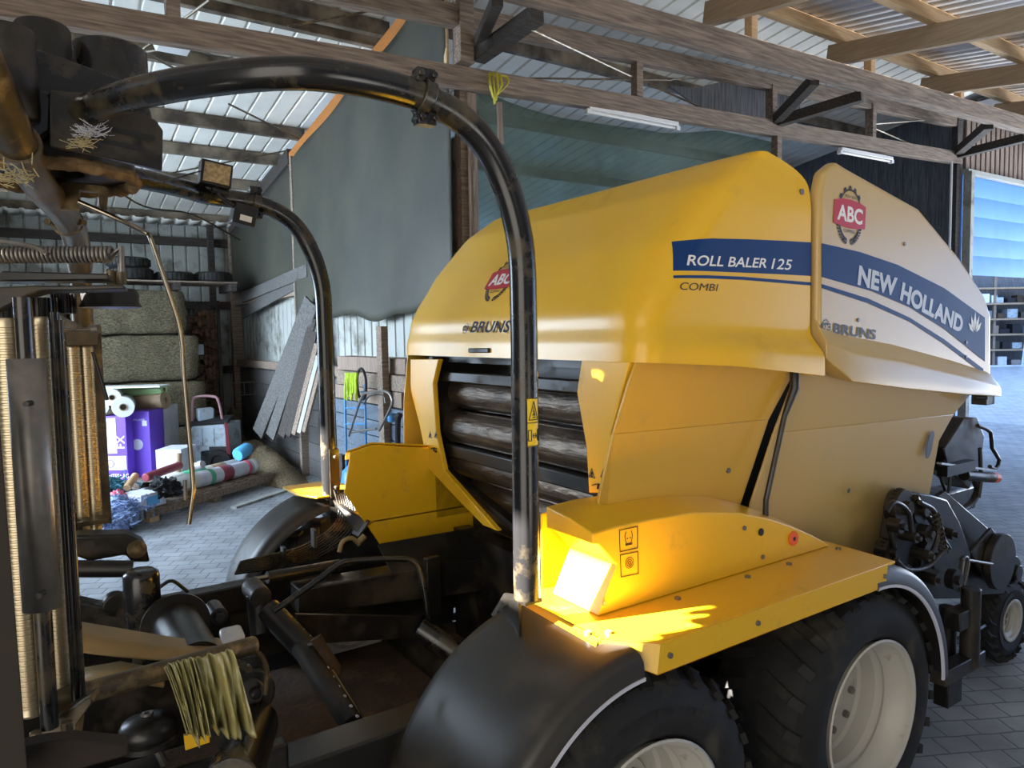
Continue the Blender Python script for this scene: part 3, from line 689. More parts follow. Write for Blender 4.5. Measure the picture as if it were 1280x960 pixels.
# far chassis rail with its brown dusty top, web and cut-outs
Yr = 3.62
a = at(193, 720, Y=Yr); b = at(445, 668, Y=Yr)
zr = 1.05
MB().box(-.2, 2.6, 3.56, 3.66, .93, 1.055).build('chassis_rail', 'black', B, bevel=.008)
MB().box(-.2, 2.4, 3.60, 3.63, .66, .93).build('chassis_web', 'black', B)
# stout box beam behind, and deck above it
mb = MB(); mb.prism([at(374, 737, Y=3.25), at(640, 690, Y=3.25), at(640, 735, Y=3.25), at(374, 769, Y=3.25)], V((0, .14, 0))); 
bm_ = mb.build('box_beam', 'black', B, bevel=.008)
mb = MB(); c = at(538, 730, Y=3.25); mb.lathe([(.036, 0), (.036, -.006), (.04, -.006), (.04, 0)], c, (0, 1, 0), 24); mb.cyl(c, c-V((0, .002, 0)), .034); mb.build('beam_cap', 'black', bm_)
mb = MB(); mb.prism([at(472, 680, Y=3.4), at(612, 656, Y=3.4), at(640, 672, Y=3.3), at(640, 692, Y=3.26), at(490, 716, Y=3.26)], V((0, 0, -.01))); mb.build('beam_top_plate', 'black', B)
mb = MB(); mb.prism([at(370, 768, Y=3.05), at(527, 771, Y=3.05), at(516, 797, Y=3.05), at(375, 806, Y=3.05)], V((0, .02, 0))); mb.build('skid_plate', 'black', B)
MB().box(1.60, 1.68, 3.2, 3.24, .82, 1.12).build('beam_gusset', 'black', B, bevel=.005)
# floor pan of the wrapper
MB().box(.35, 2.9, 2.35, 3.7, .50, .53).build('floor_pan', 'deck', B)
MB().box(1.95, 2.05, 2.3, 3.55, .52, 1.15).build('pan_bulkhead', 'black', B)
# near rail
p0 = at(343, 932, Z=.88); p1 = at(560, 850, Z=.88)
mb = MB(); mb.box(.2, 1.6, 2.26, 2.42, .60, .86); mb.build('near_rail', 'black', B, bevel=.01)
# bent hand rail over the pan
pxtube([(342, 764, 'Y', 2.95), (385, 734, 'Y', 2.95), (424, 706, 'Y', 2.95), (444, 701, 'Y', 2.95), (505, 699, 'Y', 2.92), (522, 707, 'Y', 2.90), (530, 735, 'Y', 2.88), (536, 778, 'Y', 2.86)], .013, 'guard_rail', 'blackg', n=12)
mb = MB(); a = at(524, 786, Y=2.8); b = at(592, 830, Y=2.62); mb.cyl(a, b, .05, 24); mb.build('cross_shaft', 'blackg', B, bevel=.004)
# telescopic arm with numbered holes
a = at(335, 762, Y=3.1); b = at(388, 818, Y=2.88); c = at(440, 905, Y=2.5)
arm = MB().tube([a, b], .052, 22).build('telescopic_arm', 'black', B, bevel=.004)
MB().tube([b-(b-a).normalized()*.08, c], .043, 22).build('arm_inner_tube', 'black', arm)
d = (c-b).normalized(); sd = V((d.y, -d.x, 0)).normalized(); upv = sd.cross(d)
mb = MB()
for k in range(6):
    q = b+d*(.14+.055*k)+(upv*.85+sd*-.2).normalized()*.0435; nn = (upv*.85+sd*-.2).normalized()
    mb.lathe([(.003, 0), (.007, 0), (.007, .002), (.003, .002), (.003, 0)], q, nn, 10)
for k in range(6):
    q = a+(b-a)*(.12+.14*k)+(upv*.75-sd*.5).normalized()*.053; mb.lathe([(.001, 0), (.003, 0), (.003, .002), (.001, .002)], q, (upv*.75-sd*.5).normalized(), 6)
mb.build('hole_numbers', 'carton', arm)
mb = MB(); q0 = b-sd*.05-V((0, 0, .03)); mb.tube([q0, q0+d*.40], .018, 12); mb.build('side_rod', 'black', arm)
mb = MB(); mb.tube([q0+upv*.02, q0+upv*.02+d*.38], .005, 6); mb.cyl(q0-d*.03, q0+d*.02, .022, 12); mb.build('control_cable', 'belt', arm)
mb = MB(); mb.prism([at(u, v, Y=2.78) for u, v in [(388, 802), (398, 797), (424, 838), (423, 850)]], V((.02, .03, 0))); mb.build('wear_pad', 'deck', arm)
mb = MB(); mb.box(b.x-.02, b.x+.05, b.y-.04, b.y+.0, b.z+.02, b.z+.055); mb.build('arm_lock', 'ink', arm, bevel=.003)
mb = MB(); q = at(322, 742, Y=3.15); mb.cyl(q-V((0, .06, 0)), q+V((0, .1, 0)), .045, 20); mb.cyl(q+V((.0, -.05, -.16)), q, .05, 16); mb.build('arm_pivot', 'black', B, bevel=.004)
mb = MB(); q = at(274, 771, Y=3.0); mb.cyl(q, q+V((0, .12, 0)), .035, 18); mb.cyl(q-V((.0, .02, 0)), q, .022, 6); mb.build('pivot_bolt', 'black', B, bevel=.003)
pxtube([(334, 722, 'Y', 3.35), (425, 706, 'Y', 3.4)], .028, 'hydraulic_cylinder', 'black', smooth_k=0)
pxtube([(318, 724, 'Y', 3.35), (336, 721, 'Y', 3.35)], .012, 'cylinder_rod', 'chrome', smooth_k=0)
# brass fitting and hoses
for i in range(8):
    pts = [(418+i*2.6, 612, 'Y', 3.84), (424+i*2.9, 640, 'Y', 3.80-.01*i), (412+i*3.9, 662+i*.6, 'Y', 3.74-.01*i), (376+i*3.6, 684+i*1.5, 'Y', 3.64), (338+i, 694+i*2.2, 'Y', 3.56), (300-i, 703+i*2.0, 'Y', 3.54)]
    pxtube(pts, .0075, 'hydraulic_hose', 'blackg', n=8)
mb = MB(); q = at(424, 690, Y=3.5); mb.tube(smooth_path([q, q+V((.02, 0, .05)), q+V((.07, 0, .06)), q+V((.11, 0, .02))]), .012, 8); mb.cyl(q+V((.1, 0, .03)), q+V((.14, 0, .06)), .016, 8); mb.build('hose_fitting', 'belt', B)
mb = MB()
for u, v, L_ in [(354, 692, .07), (392, 672, .09)]: q = at(u, v, Y=3.55); mb.box(q.x-.008, q.x+.008, q.y-.03, q.y+.02, q.z-L_/2, q.z+L_/2)
mb.build('hose_clip', 'black', B)
# drive roller with its belt
q0 = at(232, 775, Y=2.75)
mb = MB(); mb.cyl((q0.x-.0, 2.55, q0.z-.10), (q0.x, 3.0, q0.z-.10), .09, 32); mb.build('belt_roller', 'black', B)
mb = MB(); mb.lathe([(.09, 0), (.125, 0), (.125, .02), (.09, .02), (.09, 0)], (q0.x, 2.98, q0.z-.10), (0, 1, 0), 40); mb.build('roller_flange', 'black', B)
def belt():
    mb = MB(); rows = []
    for k in range(15):
        t = k/14; u = 92+(262-92)*t
        yt = 777+ (799-777)*min(1, t*1.3)**1; yb = 812+(829-812)*t**.7
        rows.append((at(u, yt, Y=2.62), at(u, yb, Y=2.42)))
    for k in range(1, 6):
        a = k/5*1.3; t0 = rows[14][0]; t1 = rows[14][1]
        rows.append((t0+V((.08*sin(a), 0, -.10*(1-cos(a)))), t1+V((.08*sin(a), 0, -.10*(1-cos(a))))))
    g = [[mb.bm.verts.new(a), mb.bm.verts.new(b)] for a, b in rows]
    for a, b in zip(g, g[1:]): mb.face([a[0], b[0], b[1], a[1]])
    return mb.build('turning_belt', 'belt', B, solid=.008, smooth=60)
belt()
mb = MB(); rows = [(at(92, 838, Y=2.45), at(92, 862, Y=2.3)), (at(150, 828, Y=2.45), at(150, 850, Y=2.3)), (at(205, 838, Y=2.45), at(205, 858, Y=2.3))]
g = [[mb.bm.verts.new(a), mb.bm.verts.new(b)] for a, b in rows]
for a, b in zip(g, g[1:]): mb.face([a[0], b[0], b[1], a[1]])
mb.build('turning_belt', 'belt', B, solid=.008)
# long grey tube in front of the belt, with the film hanging from it
tA = at(100, 868, Y=2.05); tB = at(318, 806, Y=2.22)
MB().cyl(tA-(tB-tA)*.15, tB, .027, 20).build('cross_tube', 'dusty', B, bevel=.003)
mb = MB(); mb.obb(at(290, 794, Y=2.3), (.035, 0, 0), (0, .03, .01), (0, 0, .014)); mb.build('wrapped_rag', 'clear', B, bevel=.015)
def film(px_top, px_bot, yt, seed, amp=.03):
    random.seed(seed); mb = MB(); nu, nv = 60, 24; ph = [random.uniform(0, 6) for _ in range(6)]
    def f(s, t):
        i = s*(len(px_top)-1); k = min(int(i), len(px_top)-2); fr = i-k
        ut = px_top[k][0]*(1-fr)+px_top[k+1][0]*fr; vt = px_top[k][1]*(1-fr)+px_top[k+1][1]*fr
        j = s*(len(px_bot)-1); k2 = min(int(j), len(px_bot)-2); f2 = j-k2
        ub = px_bot[k2][0]*(1-f2)+px_bot[k2+1][0]*f2; vb = px_bot[k2][1]*(1-f2)+px_bot[k2+1][1]*f2
        p = at(ut+(ub-ut)*t**.8, vt+(vb-vt)*t, Y=yt-.03*t)
        w = amp*(.35+.65*t)*(sin(s*24+ph[0]+t*1.5)+.7*sin(s*41+ph[1]-t*3)+.5*sin(s*70+ph[2]+t*5)+.9*noise.noise(V((s*9, t*5, seed))))
        return p+V((0, -w*.5, 0))
    return mb.grid(f, nu, nv)
mb = film([(204, 833), (235, 824), (262, 818), (290, 812)], [(232, 915), (246, 926), (262, 905), (280, 921), (300, 922), (318, 915)], 2.08, 3, .045)
mb.build('film_remnant', 'film', B, solid=.002, smooth=80)
mb = film([(206, 832), (225, 826), (240, 822)], [(236, 912), (248, 924), (262, 918)], 2.04, 8, .035)
mb.build('film_remnant', 'film', B, solid=.002, smooth=80)
mb = MB(); mb.prism([at(230, 920, Y=2.10), at(262, 915, Y=2.10), at(262, 928, Y=2.10), at(232, 938, Y=2.10)], V((0, .01, 0))); mb.build('yellow_bracket', 'yellow', B)
# greasy gearbox right of the film
mb = MB()
q = at(306, 862, Y=2.35); mb.cyl(q-V((0, .05, 0)), q+V((0, .15, 0)), .085, 24); mb.cyl(q+V((0, -.06, .01)), q, .05, 20); mb.cyl(q+V((.02, -.08, .01)), q+V((0, 0, .01)), .02, 6)
q2 = at(300, 828, Y=2.35); mb.box(q2.x-.06, q2.x+.06, q2.y-.04, q2.y+.1, q2.z-.03, q2.z+.03)
q3 = at(322, 898, Y=2.35); mb.box(q3.x-.06, q3.x+.02, q3.y-.04, q3.y+.1, q3.z-.04, q3.z+.08); mb.cyl(q3-V((0, .05, 0)), q3+V((0, .05, 0)), .035, 14)
mb.build('gearbox', 'black', B, bevel=.008)
mb = MB(); mb.tube(smooth_path([at(u, v, Y=2.25) for u, v in [(300, 818), (322, 816), (333, 835), (332, 868)]]), .008, 8)
for k in range(3): q = at(295+k*7, 826+k*4, Y=2.24); mb.cyl(q, q-V((0, .02, 0)), .012, 6)
mb.build('gearbox_pipe', 'dusty', B)
# large cylinder at the bottom, black and glossy
mb = MB(); a = at(292, 975, Y=1.98); b = at(318, 905, Y=2.3); mb.cyl(a+(a-b)*.1, b, .075, 32); mb.build('film_core_holder', 'blackg', B, bevel=.004)
# round rubber pulley, and the brown arm it sits on
q = at(185, 912, Z=1.05)
mb = MB(); mb.lathe([(.001, .045), (.03, .045), (.07, .03), (.082, .01), (.082, -.012), (.076, -.018), (.086, -.024), (.086, -.04), (.05, -.05), (.001, -.05)], q, (0, .05, 1), 40); mb.build('rubber_pulley', 'black', B, smooth=50)
mb = MB(); mb.lathe([(.008, .046), (.018, .046), (.018, .052), (.008, .052), (.008, .046)], q, (0, .05, 1), 16); mb.cyl(q-V((-.04, .01, .12)), q-V((-.01, 0, .04)), .012, 8); mb.build('pulley_bolt', 'steel', B)
mb = MB(); mb.prism([at(u, v, Y=1.75) for u, v in [(-20, 946), (60, 928), (95, 924), (160, 930), (162, 945), (100, 962), (-20, 990)]], V((0, .05, 0))); mb.build('lower_arm', 'brownpaint', B, bevel=.006)
mb = MB(); mb.box(-.6, .55, 2.35, 2.6, .62, .80); mb.box(-.6, .5, 2.9, 3.0, .7, .98); mb.build('table_frame', 'black', B, bevel=.01)
mb = MB(); mb.box(-.7, .62, 2.25, 2.31, .55, .95); mb.build('table_side', 'black', B, bevel=.01)
mb = MB(); mb.box(-.7, .35, 2.3, 3.7, .42, .5); mb.build('table_pan', 'black', B)
# upright rubber buffer cylinder
q = at(176, 712, Y=3.1)
mb = MB(); mb.lathe([(.001, 0), (.045, 0), (.062, -.012), (.066, -.03), (.066, -.28), (.05, -.30), (.05, -.4), (.001, -.4)], q, (0, 0, 1), 32); mb.build('buffer_cylinder', 'blackg', B, smooth=50)
# dark linkage at left
mb = MB(); mb.prism([at(u, v, Y=3.55) for u, v in [(80, 670), (158, 668), (182, 678), (188, 703), (164, 703), (158, 694), (112, 702), (80, 690)]], V((0, .12, 0))); mb.build('link_arm', 'black', B, bevel=.012)
mb = MB(); q = at(171, 686, Y=3.55); mb.cyl(q-V((0, .015, 0)), q, .04, 20); mb.cyl(q-V((0, .03, 0)), q, .022, 6); mb.build('link_bolt', 'dusty', B)
pxtube([(70, 711, 'Y', 3.5), (166, 711, 'Y', 3.45)], .036, 'link_tube', 'black', smooth_k=0)
mb = MB(); mb.prism([at(u, v, Y=3.3) for u, v in [(90, 750), (160, 765), (200, 780), (190, 800), (90, 800)]], V((0, .1, 0))); mb.build('lower_link', 'black', B, bevel=.01)
pxtube([(135, 758, 'Y', 3.35), (150, 745, 'Y', 3.35), (166, 735, 'Y', 3.35)], .012, 'bent_pipe', 'deck')
mb = MB(); q = at(145, 758, Y=3.3); mb.cyl(q, q+V((0, .06, 0)), .05, 20); mb.build('small_wheel', 'black', B, bevel=.006)
pxtube([(198, 735, 'Y', 3.4), (215, 726, 'Y', 3.4), (235, 740, 'Y', 3.4)], .008, 'bent_pipe', 'black')
# ------------------------------------------------------------------ wrapper head, top left
hd = MB()
hd.prism([at(u, v, Y=2.72) for u, v in [(20, 165), (20, 66), (48, 60), (168, 104), (190, 140), (190, 165)]], V((0, .45, 0)))
hd = hd.build('head_housing', 'blackg', B, bevel=.01)
mb = MB(); mb.prism([at(u, v, Y=2.60) for u, v in [(62, 112), (135, 118), (195, 150), (204, 163), (203, 213), (110, 191), (62, 182)]], V((0, .03, 0))); sp = mb.build('slotted_bracket', 'black', B, bevel=.004)
mb = MB()
for L in [[(134, 157), (190, 169), (195, 173), (190, 177), (134, 163), (130, 160)], [(128, 173), (176, 183), (180, 186), (176, 189), (128, 179), (125, 176)]]:
    mb.prism([at(u, v, Y=2.598) for u, v in L], V((0, -.001, 0)))
mb.build('bracket_slot', 'ink', sp)
q = at(138, 80, Y=3.05); r_ = 42/900*(q-V((0, 0, H))).dot(CF)
zt = at(138, 60, Y=3.05).z; zb = at(138, 112, Y=3.05).z
mb = MB(); mb.lathe([(.001, zt), (r_-.008, zt), (r_, zt-.01), (r_*1.02, zb-.1), (.001, zb-.1)], (q.x, 3.05, 0), (0, 0, 1), 40); mb.build('hydraulic_motor', 'blackg', B, smooth=50)
q = at(55, 70, Y=2.98); mb = MB(); mb.lathe([(.001, zt+.01), (r_*.62, zt+.01), (r_*.68, zt), (r_*.68, zb-.1), (.001, zb-.1)], (q.x, 2.98, 0), (0, 0, 1), 32); mb.build('hydraulic_motor', 'black', B, smooth=50)
mb = MB(); q = at(14, 150, Y=2.62); mb.lathe([(.001, .02), (.07, .02), (.075, .03), (.075, .27), (.07, .28), (.001, .28)], (q.x, q.y, q.z-.02), (0, 0, 1), 32); mb.build('head_sun_catch', 'black', B, smooth=50)  # cylinder added so its curved side catches the sun
# square socket where the near hoop is welded on
mb = MB(); mb.prism([at(u, v, Y=2.62) for u, v in [(14, 114), (58, 112), (66, 122), (64, 165), (45, 175), (14, 170)]], V((0, .12, 0))); mb.build('hoop_socket', 'blackg', B, bevel=.01)
mb = MB(); e0 = V((.14, 2.69, 2.945)); dd = (V((.348, 2.309, 2.96))-e0).normalized(); mb.lathe([(.044, -.04), (.062, -.035), (.062, -.005), (.046, .012)], e0, dd, 28); mb.build('hoop_collar', 'blackg', B, smooth=40)
# mud-caked ring under the head
mb = MB()
def mudring(s, t):
    a = 2*pi*s; b = 2*pi*t; R_ = .235; r = .020+.012*noise.noise(V((cos(a)*7, sin(a)*7, t*4)))
    return V((.11+(R_+r*cos(b))*cos(a), 2.93+(R_+r*cos(b))*sin(a), 2.80+r*1.1*sin(b)))
mb.grid(mudring, 72, 10); mb.build('slewing_ring', 'mud', B, smooth=70)
mb = MB(); mb.lathe([(.08, .0), (.235, .0), (.235, .07), (.08, .07), (.08, 0)], (.11, 2.93, 2.815), (0, 0, 1), 48); mb.build('slewing_plate', 'black', B)
random.seed(4)
mb = MB()
for k in range(120):
    q = at(random.gauss(112, 10), random.gauss(165, 4)+0, Y=2.56); d = V((random.uniform(-1, 1), random.uniform(-.3, .3), random.uniform(-.3, .6))).normalized()*random.uniform(.01, .03)
    mb.tube([q, q+d], .0008, 3)
mb.build('cobweb', 'carton', B)
mb = MB()
for k in range(60):
    q = at(random.gauss(103, 6), random.gauss(180, 3), Y=2.55); d = V((random.uniform(-1, 1), random.uniform(-.3, .3), random.uniform(-.3, .6))).normalized()*random.uniform(.01, .04)
    mb.tube([q, q+d], .0012, 3)
for k in range(80):
    q = at(random.gauss(15, 14), random.gauss(222, 6), Y=2.5); d = V((random.uniform(-1, 1), random.uniform(-.3, .3), random.uniform(-.3, .6))).normalized()*random.uniform(.01, .04)
    mb.tube([q, q+d], .0015, 3)
mb.build('straw_tuft', 'strand', B)
# wrapping arm: dusty tube from the head down to the far dispenser
armp = [at(-50, 20, D=1.75), at(-8, 110, D=1.9), at(22, 180, D=2.1), at(50, 232, D=2.4), at(76, 262, D=2.75), at(92, 290, D=3.1), at(100, 330, D=3.35), at(104, 400, D=3.5), at(106, 425, D=3.5)]
wa = MB().tube(smooth_path(armp, 6), [.052]*37+[.046]*12, 24).build('wrapping_arm', 'dusty', B, smooth=60)
mb = MB(); i = 3; 
c = at(84, 277, D=2.9); mb.lathe([(.052, -.01), (.06, -.01), (.06, .01), (.052, .01)], c, armp[5]-armp[4], 24)
for sx in (-25, 14): q = at(84+sx, 277, D=2.86); mb.cyl(q, q+V((.02, .03, 0)), .014, 8)
c = at(36, 172, D=2.0); mb.lathe([(.053, -.008), (.063, -.008), (.063, .008), (.053, .008)], at(22, 180, D=2.1), armp[3]-armp[2], 24)
mb.build('arm_clamp', 'dusty', wa)
mb = MB(); mb.prism([at(u, v, D=2.55) for u, v in [(75, 228), (98, 228), (130, 232), (136, 236), (134, 262), (126, 262), (124, 240), (100, 238), (100, 262), (76, 262)]], V((0, .04, 0))); mb.build('rod_bracket', 'dusty', B, bevel=.003)
pxtube([(98, 252, 'D', 2.5), (150, 275, 'D', 2.55), (182, 291, 'D', 2.6), (190, 302, 'D', 2.6), (210, 362, 'D', 2.65), (226, 415, 'D', 2.7), (230, 470, 'D', 2.72), (236, 540, 'D', 2.74), (241, 600, 'D', 2.75), (241, 618, 'D', 2.75), (236, 655, 'D', 2.75)], .009, 'film_guide_rod', 'chrome', n=10, smooth_k=3)
pxtube([(231, 600, 'D', 2.75), (232, 625, 'D', 2.75)], .007, 'rod_pin', 'steel', smooth_k=0)
# springs
def spring(p0, p1, r, w, turns, name, m):
    p0, p1 = V(p0), V(p1); d = (p1-p0).normalized(); u = d.cross(V((0, 0, 1))).normalized(); v = d.cross(u)
    n = turns*12; P_ = [p0+(p1-p0)*(k/n)+(u*cos(2*pi*k/12)+v*sin(2*pi*k/12))*r for k in range(n+1)]
    return MB().tube(P_, w, 6).build(name, m, B, smooth=70)
spring(at(-40, 319, D=1.85), at(140, 318, D=1.9), .019, .0045, 34, 'tension_spring', 'steel')
pxtube([(-10, 300, 'D', 1.85), (40, 308, 'D', 1.83), (60, 318, 'D', 1.82)], .006, 'spring_hook', 'steel')
pxtube([(140, 318, 'D', 1.9), (152, 310, 'D', 1.9), (152, 330, 'D', 1.9), (152, 348, 'D', 1.9)], .008, 'spring_hook', 'steel', smooth_k=0)
spring(at(70, 398, D=2.3), at(92, 408, D=2.4), .012, .003, 10, 'small_spring', 'steel')
# near dispenser: carrier arms, gears, rollers
mb = MB(); mb.prism([at(u, v, D=1.72) for u, v in [(-20, 338), (135, 342), (136, 350), (-20, 352)]], V((.02, .10, 0))); mb.build('carrier_arm', 'black', B, bevel=.004)
mb = MB(); mb.prism([at(u, v, D=1.66) for u, v in [(-30, 360), (36, 357), (155, 356), (156, 361), (50, 364), (36, 368), (-30, 402)]], V((.02, .12, 0))); mb.build('carrier_arm', 'black', B, bevel=.004)
q = at(139, 347, D=1.85); mb = MB(); mb.cyl(q-V((0, 0, .018)), q+V((0, 0, .018)), .013, 18); q = at(152, 348, D=1.85); mb.cyl(q-V((0, 0, .016)), q+V((0, 0, .016)), .012, 18); mb.build('arm_bushing', 'dusty', B)
q = at(138, 373, D=1.9); mb = MB(); mb.lathe([(.001, .024), (.062, .024), (.068, .012), (.068, -.012), (.074, -.024), (.05, -.026), (.001, -.026)], q, (0, 0, 1), 40); mb.build('cable_pulley', 'black', B, smooth=40)
def gear(u, v, D, r, h, m='black'):
    q = at(u, v, D=D); mb = MB(); n = 22; P_ = []
    for k in range(n*2):
        a = pi*k/n; rr = r if k % 2 else r*.86; P_.append(q+V((rr*cos(a), rr*sin(a), 0)))
        P_.append(q+V((rr*cos(a+pi/n*.8), rr*sin(a+pi/n*.8), 0)))
    mb.prism(P_, V((0, 0, h))); return mb.build('drive_gear', m, B)
gear(52, 398, 1.78, .036, .05); gear(8, 398, 1.74, .036, .05); gear(80, 392, 1.86, .030, .05)
def roller(p0, p1, r, name, m, groove=0, parent=B):
    p0, p1 = V(p0), V(p1); L_ = (p1-p0).length; prof = [(.001, 0), (r*.9, 0), (r, .006)]
    if groove:
        n = int((L_-.03)/groove)
        for k in range(n): z = .015+k*groove; prof += [(r, z), (r, z+groove*.45), (r*.93, z+groove*.6), (r*.93, z+groove*.9)]
    prof += [(r, L_-.006), (r*.9, L_), (.001, L_)]
    return MB().lathe(prof, p0, p1-p0, 32).build(name, m, parent, smooth=30)
def down(u, v, D, L_): q = at(u, v, D=D); return q, q-V((0, 0, L_))
p, q = down(8, 398, 1.62, .92); roller(p, q, .031, 'film_stretch_roller', 'alug', .012)
p, q = down(52, 396, 1.75, .96); roller(p, q, .027, 'film_stretch_roller', 'alug', .010)
p, q = down(28, 372, 1.60, .99); MB().cyl(p, q, .019, 14).build('roller_shaft', 'blackg', B)
p, q = down(67, 390, 1.70, .96); MB().cyl(p, q, .0125, 12).build('roller_shaft', 'blackg', B)
p, q = down(75, 400, 1.7, .93); MB().cyl(p, q, .007, 12).build('roller_shaft', 'blackg', B)
# curved cover plate
mb = MB(); c = at(34, 448, D=1.52); cb = at(56, 768, D=1.52); zt, zb = c.z, cb.z
def cover(s, t): a = radians(165+170*s); return V((c.x+.036*cos(a), c.y+.03*sin(a), zt+(zb-zt)*t))
mb.grid(cover, 16, 2); mb.build('roller_cover', 'steel', B, solid=.004, smooth=60)
mb = MB()
for v in (505, 745): q = at(48 if v > 600 else 32, v, D=1.47); mb.cyl(q, q+V((.01, .02, 0)), .006, 8)
mb.build('cover_rivet', 'ink', B)
# left upright
mb = MB(); a = at(2, 395, D=1.42); mb.box(a.x-.05, a.x+.02, a.y-.03, a.y+.03, 1.0, a.z-.1); 
mb = MB(); mb.prism([at(u, v, D=1.42) for u, v in [(-26, 480), (-3, 480), (38, 985), (-26, 985)]], V((-.03, .01, 0))); mb.build('dispenser_upright', 'brownpaint', B, bevel=.004)
mb = MB(); mb.prism([at(u, v, D=1.7) for u, v in [(35, 930), (75, 895), (112, 872), (116, 878), (96, 905), (92, 935), (50, 945)]], V((.02, .05, 0)));
for u, v in [(68, 935), (45, 925), (84, 912)]: q = at(u, v, D=1.64); mb.cyl(q-V((0, 0, .01)), q+V((0, 0, .02)), .014, 6)
mb.build('dispenser_foot', 'dusty', B, bevel=.003)
# far dispenser
mb = MB(); q = at(100, 424, D=3.3); mb.box(q.x-.06, q.x+.07, q.y-.05, q.y+.06, q.z-.03, q.z+.04); mb.build('dispenser_bracket', 'dusty', B, bevel=.004)
p, q = down(90, 432, 3.3, .86); roller(p, q, .032, 'film_stretch_roller', 'alug', .012)
p, q = down(107, 432, 3.35, .87); roller(p, q, .03, 'film_stretch_roller', 'alug', .012)
p, q = down(120, 415, 3.45, .93); MB().box(p.x-.02, p.x+.02, p.y-.02, p.y+.02, q.z, p.z).build('dispenser_post', 'dusty', B, bevel=.003)
p, q = down(78, 410, 3.1, .9); MB().cyl(p, q, .012, 12).build('roller_shaft', 'blackg', B)
p = at(115, 640, D=3.3); mb = MB(); mb.box(p.x-.12, p.x+.06, p.y-.05, p.y+.05, p.z-.05, p.z-.03); mb.cyl(p-V((.06, 0, .08)), p-V((.06, 0, .03)), .02, 8); mb.build('dispenser_foot', 'dusty', B)
pxtube([(74, 412, 'D', 2.9), (118, 412, 'D', 3.0)], .008, 'pivot_rod', 'steel', smooth_k=0)
pxtube([(112, 412, 'D', 3.0), (124, 411, 'D', 3.0)], .018, 'pivot_nut', 'steel', smooth_k=0)
# extra dark linkage behind the rollers
pxtube([(116, 440, 'D', 3.3), (134, 500, 'D', 3.3)], .008, 'stay_rod', 'black', smooth_k=0)
# cables on the tube frame and thin wire
pxtube([(130, 225, 'Y', 3.3), (180, 258, 'Y', 3.5), (240, 268, 'Y', 3.8), (300, 300, 'Y', 3.9)], .004, 'lamp_cable', 'ink', n=6)
pxtube([(205, 228, 'Y', 3.4), (250, 214, 'Y', 3.78), (262, 218, 'Y', 3.8)], .004, 'lamp_cable', 'ink', n=6)
# ------------------------------------------------------------------ front end: pickup, drive train, hitch
mb = MB()
yd = 1.93
mb.prism([at(u, v, Y=1.97) for u, v in [(1105, 624), (1120, 612), (1150, 616), (1170, 622), (1186, 650), (1200, 690), (1195, 745), (1120, 745), (1095, 690)]], V((0, -.06, 0)))
mb.build('drive_housing', 'black', B, bevel=.01)
mb = MB()
for u, v, r in [(1131, 635, .09), (1152, 638, .07), (1165, 700, .11), (1115, 690, .06), (1140, 735, .09)]:
    q = at(u, v, Y=1.87); mb.cyl(q, q+V((0, .06, 0)), r, 28); mb.cyl(q-V((0, .03, 0)), q, r*.4, 16)
    for k in range(int(r*260)): a = 2*pi*k/int(r*260); c = q+V((r*cos(a), .03, r*sin(a))); mb.beam(c-V((0, .01, 0)), c+V((0, .01, 0)), .01, .012, up=(cos(a), 0, sin(a)))
mb.build('drive_sprocket', 'black', B)
mb = MB(); P0 = at(1131, 622, Y=1.93); P1 = at(1180, 690, Y=1.93)
mb.tube([at(1145, 622, Y=1.86), at(1186, 685, Y=1.86)], .014, 8); mb.tube([at(1110, 650, Y=1.86), at(1128, 735, Y=1.86)], .014, 8); mb.build('drive_chain', 'black', B)
mb = MB()
for u, v, r, l in [(1112, 655, .035, .10), (1125, 668, .025, .14), (1150, 665, .045, .08), (1178, 665, .03, .1), (1120, 715, .05, .09), (1152, 720, .03, .13), (1186, 722, .055, .07), (1140, 690, .028, .15)]:
    q = at(u, v, Y=1.86); mb.cyl(q, q-V((0, l*.6, 0)), r, 16); mb.cyl(q-V((0, l*.6, 0)), q-V((0, l*.6+.02, 0)), r*.5, 6); mb.build('drive_shaft_end', 'black', B); mb = MB()
for pts in ([(1108, 640), (1118, 628), (1135, 640), (1140, 668)], [(1150, 628), (1168, 640), (1172, 672), (1160, 700)], [(1120, 700), (1135, 712), (1160, 708), (1178, 690)]):
    pxtube([(u, v, 'Y', 1.80) for u, v in pts], .012, 'brake_hose', 'black')
spring(at(1168, 640, Y=1.80), at(1180, 690, Y=1.80), .02, .005, 9, 'tension_spring', 'black')
mb = MB(); mb.prism([at(u, v, Y=2.05) for u, v in [(1165, 625), (1182, 614), (1235, 660), (1262, 700), (1262, 742), (1200, 745), (1185, 700)]], V((0, .03, 0))); mb.build('pickup_side_plate', 'black', B, bevel=.005)
mb = MB(); c = at(1243, 700, Y=1.95); mb.lathe([(.001, 0), (.16, 0), (.17, -.008), (.17, -.05), (.001, -.05)], c, (0, 1, 0), 36); mb.prism([at(u, v, Y=1.95) for u, v in [(1213, 690), (1240, 660), (1270, 700), (1270, 730), (1240, 736)]], V((0, .02, 0))); mb.build('pickup_guard', 'black', B, bevel=.004)
mb = MB(); c = at(1268, 715, Y=1.95); mb.cyl(c, c+V((0, .1, 0)), .10, 28); mb.cyl(c-V((0, .03, 0)), c, .05, 12); mb.build('pickup_hub', 'black', B, bevel=.004)
mb = MB()
for k in range(5):
    P_ = [at(1200+k*4, 705+k*6, Y=1.95)]
mb.tube(smooth_path([at(1203, 700, Y=1.9), at(1208, 696, Y=1.9), at(1211, 705, Y=1.9), at(1203, 737, Y=1.9), at(1200, 735, Y=1.9), at(1205, 700, Y=1.9)]), .007, 6); mb.tube([at(1210, 700, Y=1.9), at(1240, 705, Y=1.9)], .008, 6)
mb.build('adjuster_link', 'steel', B)
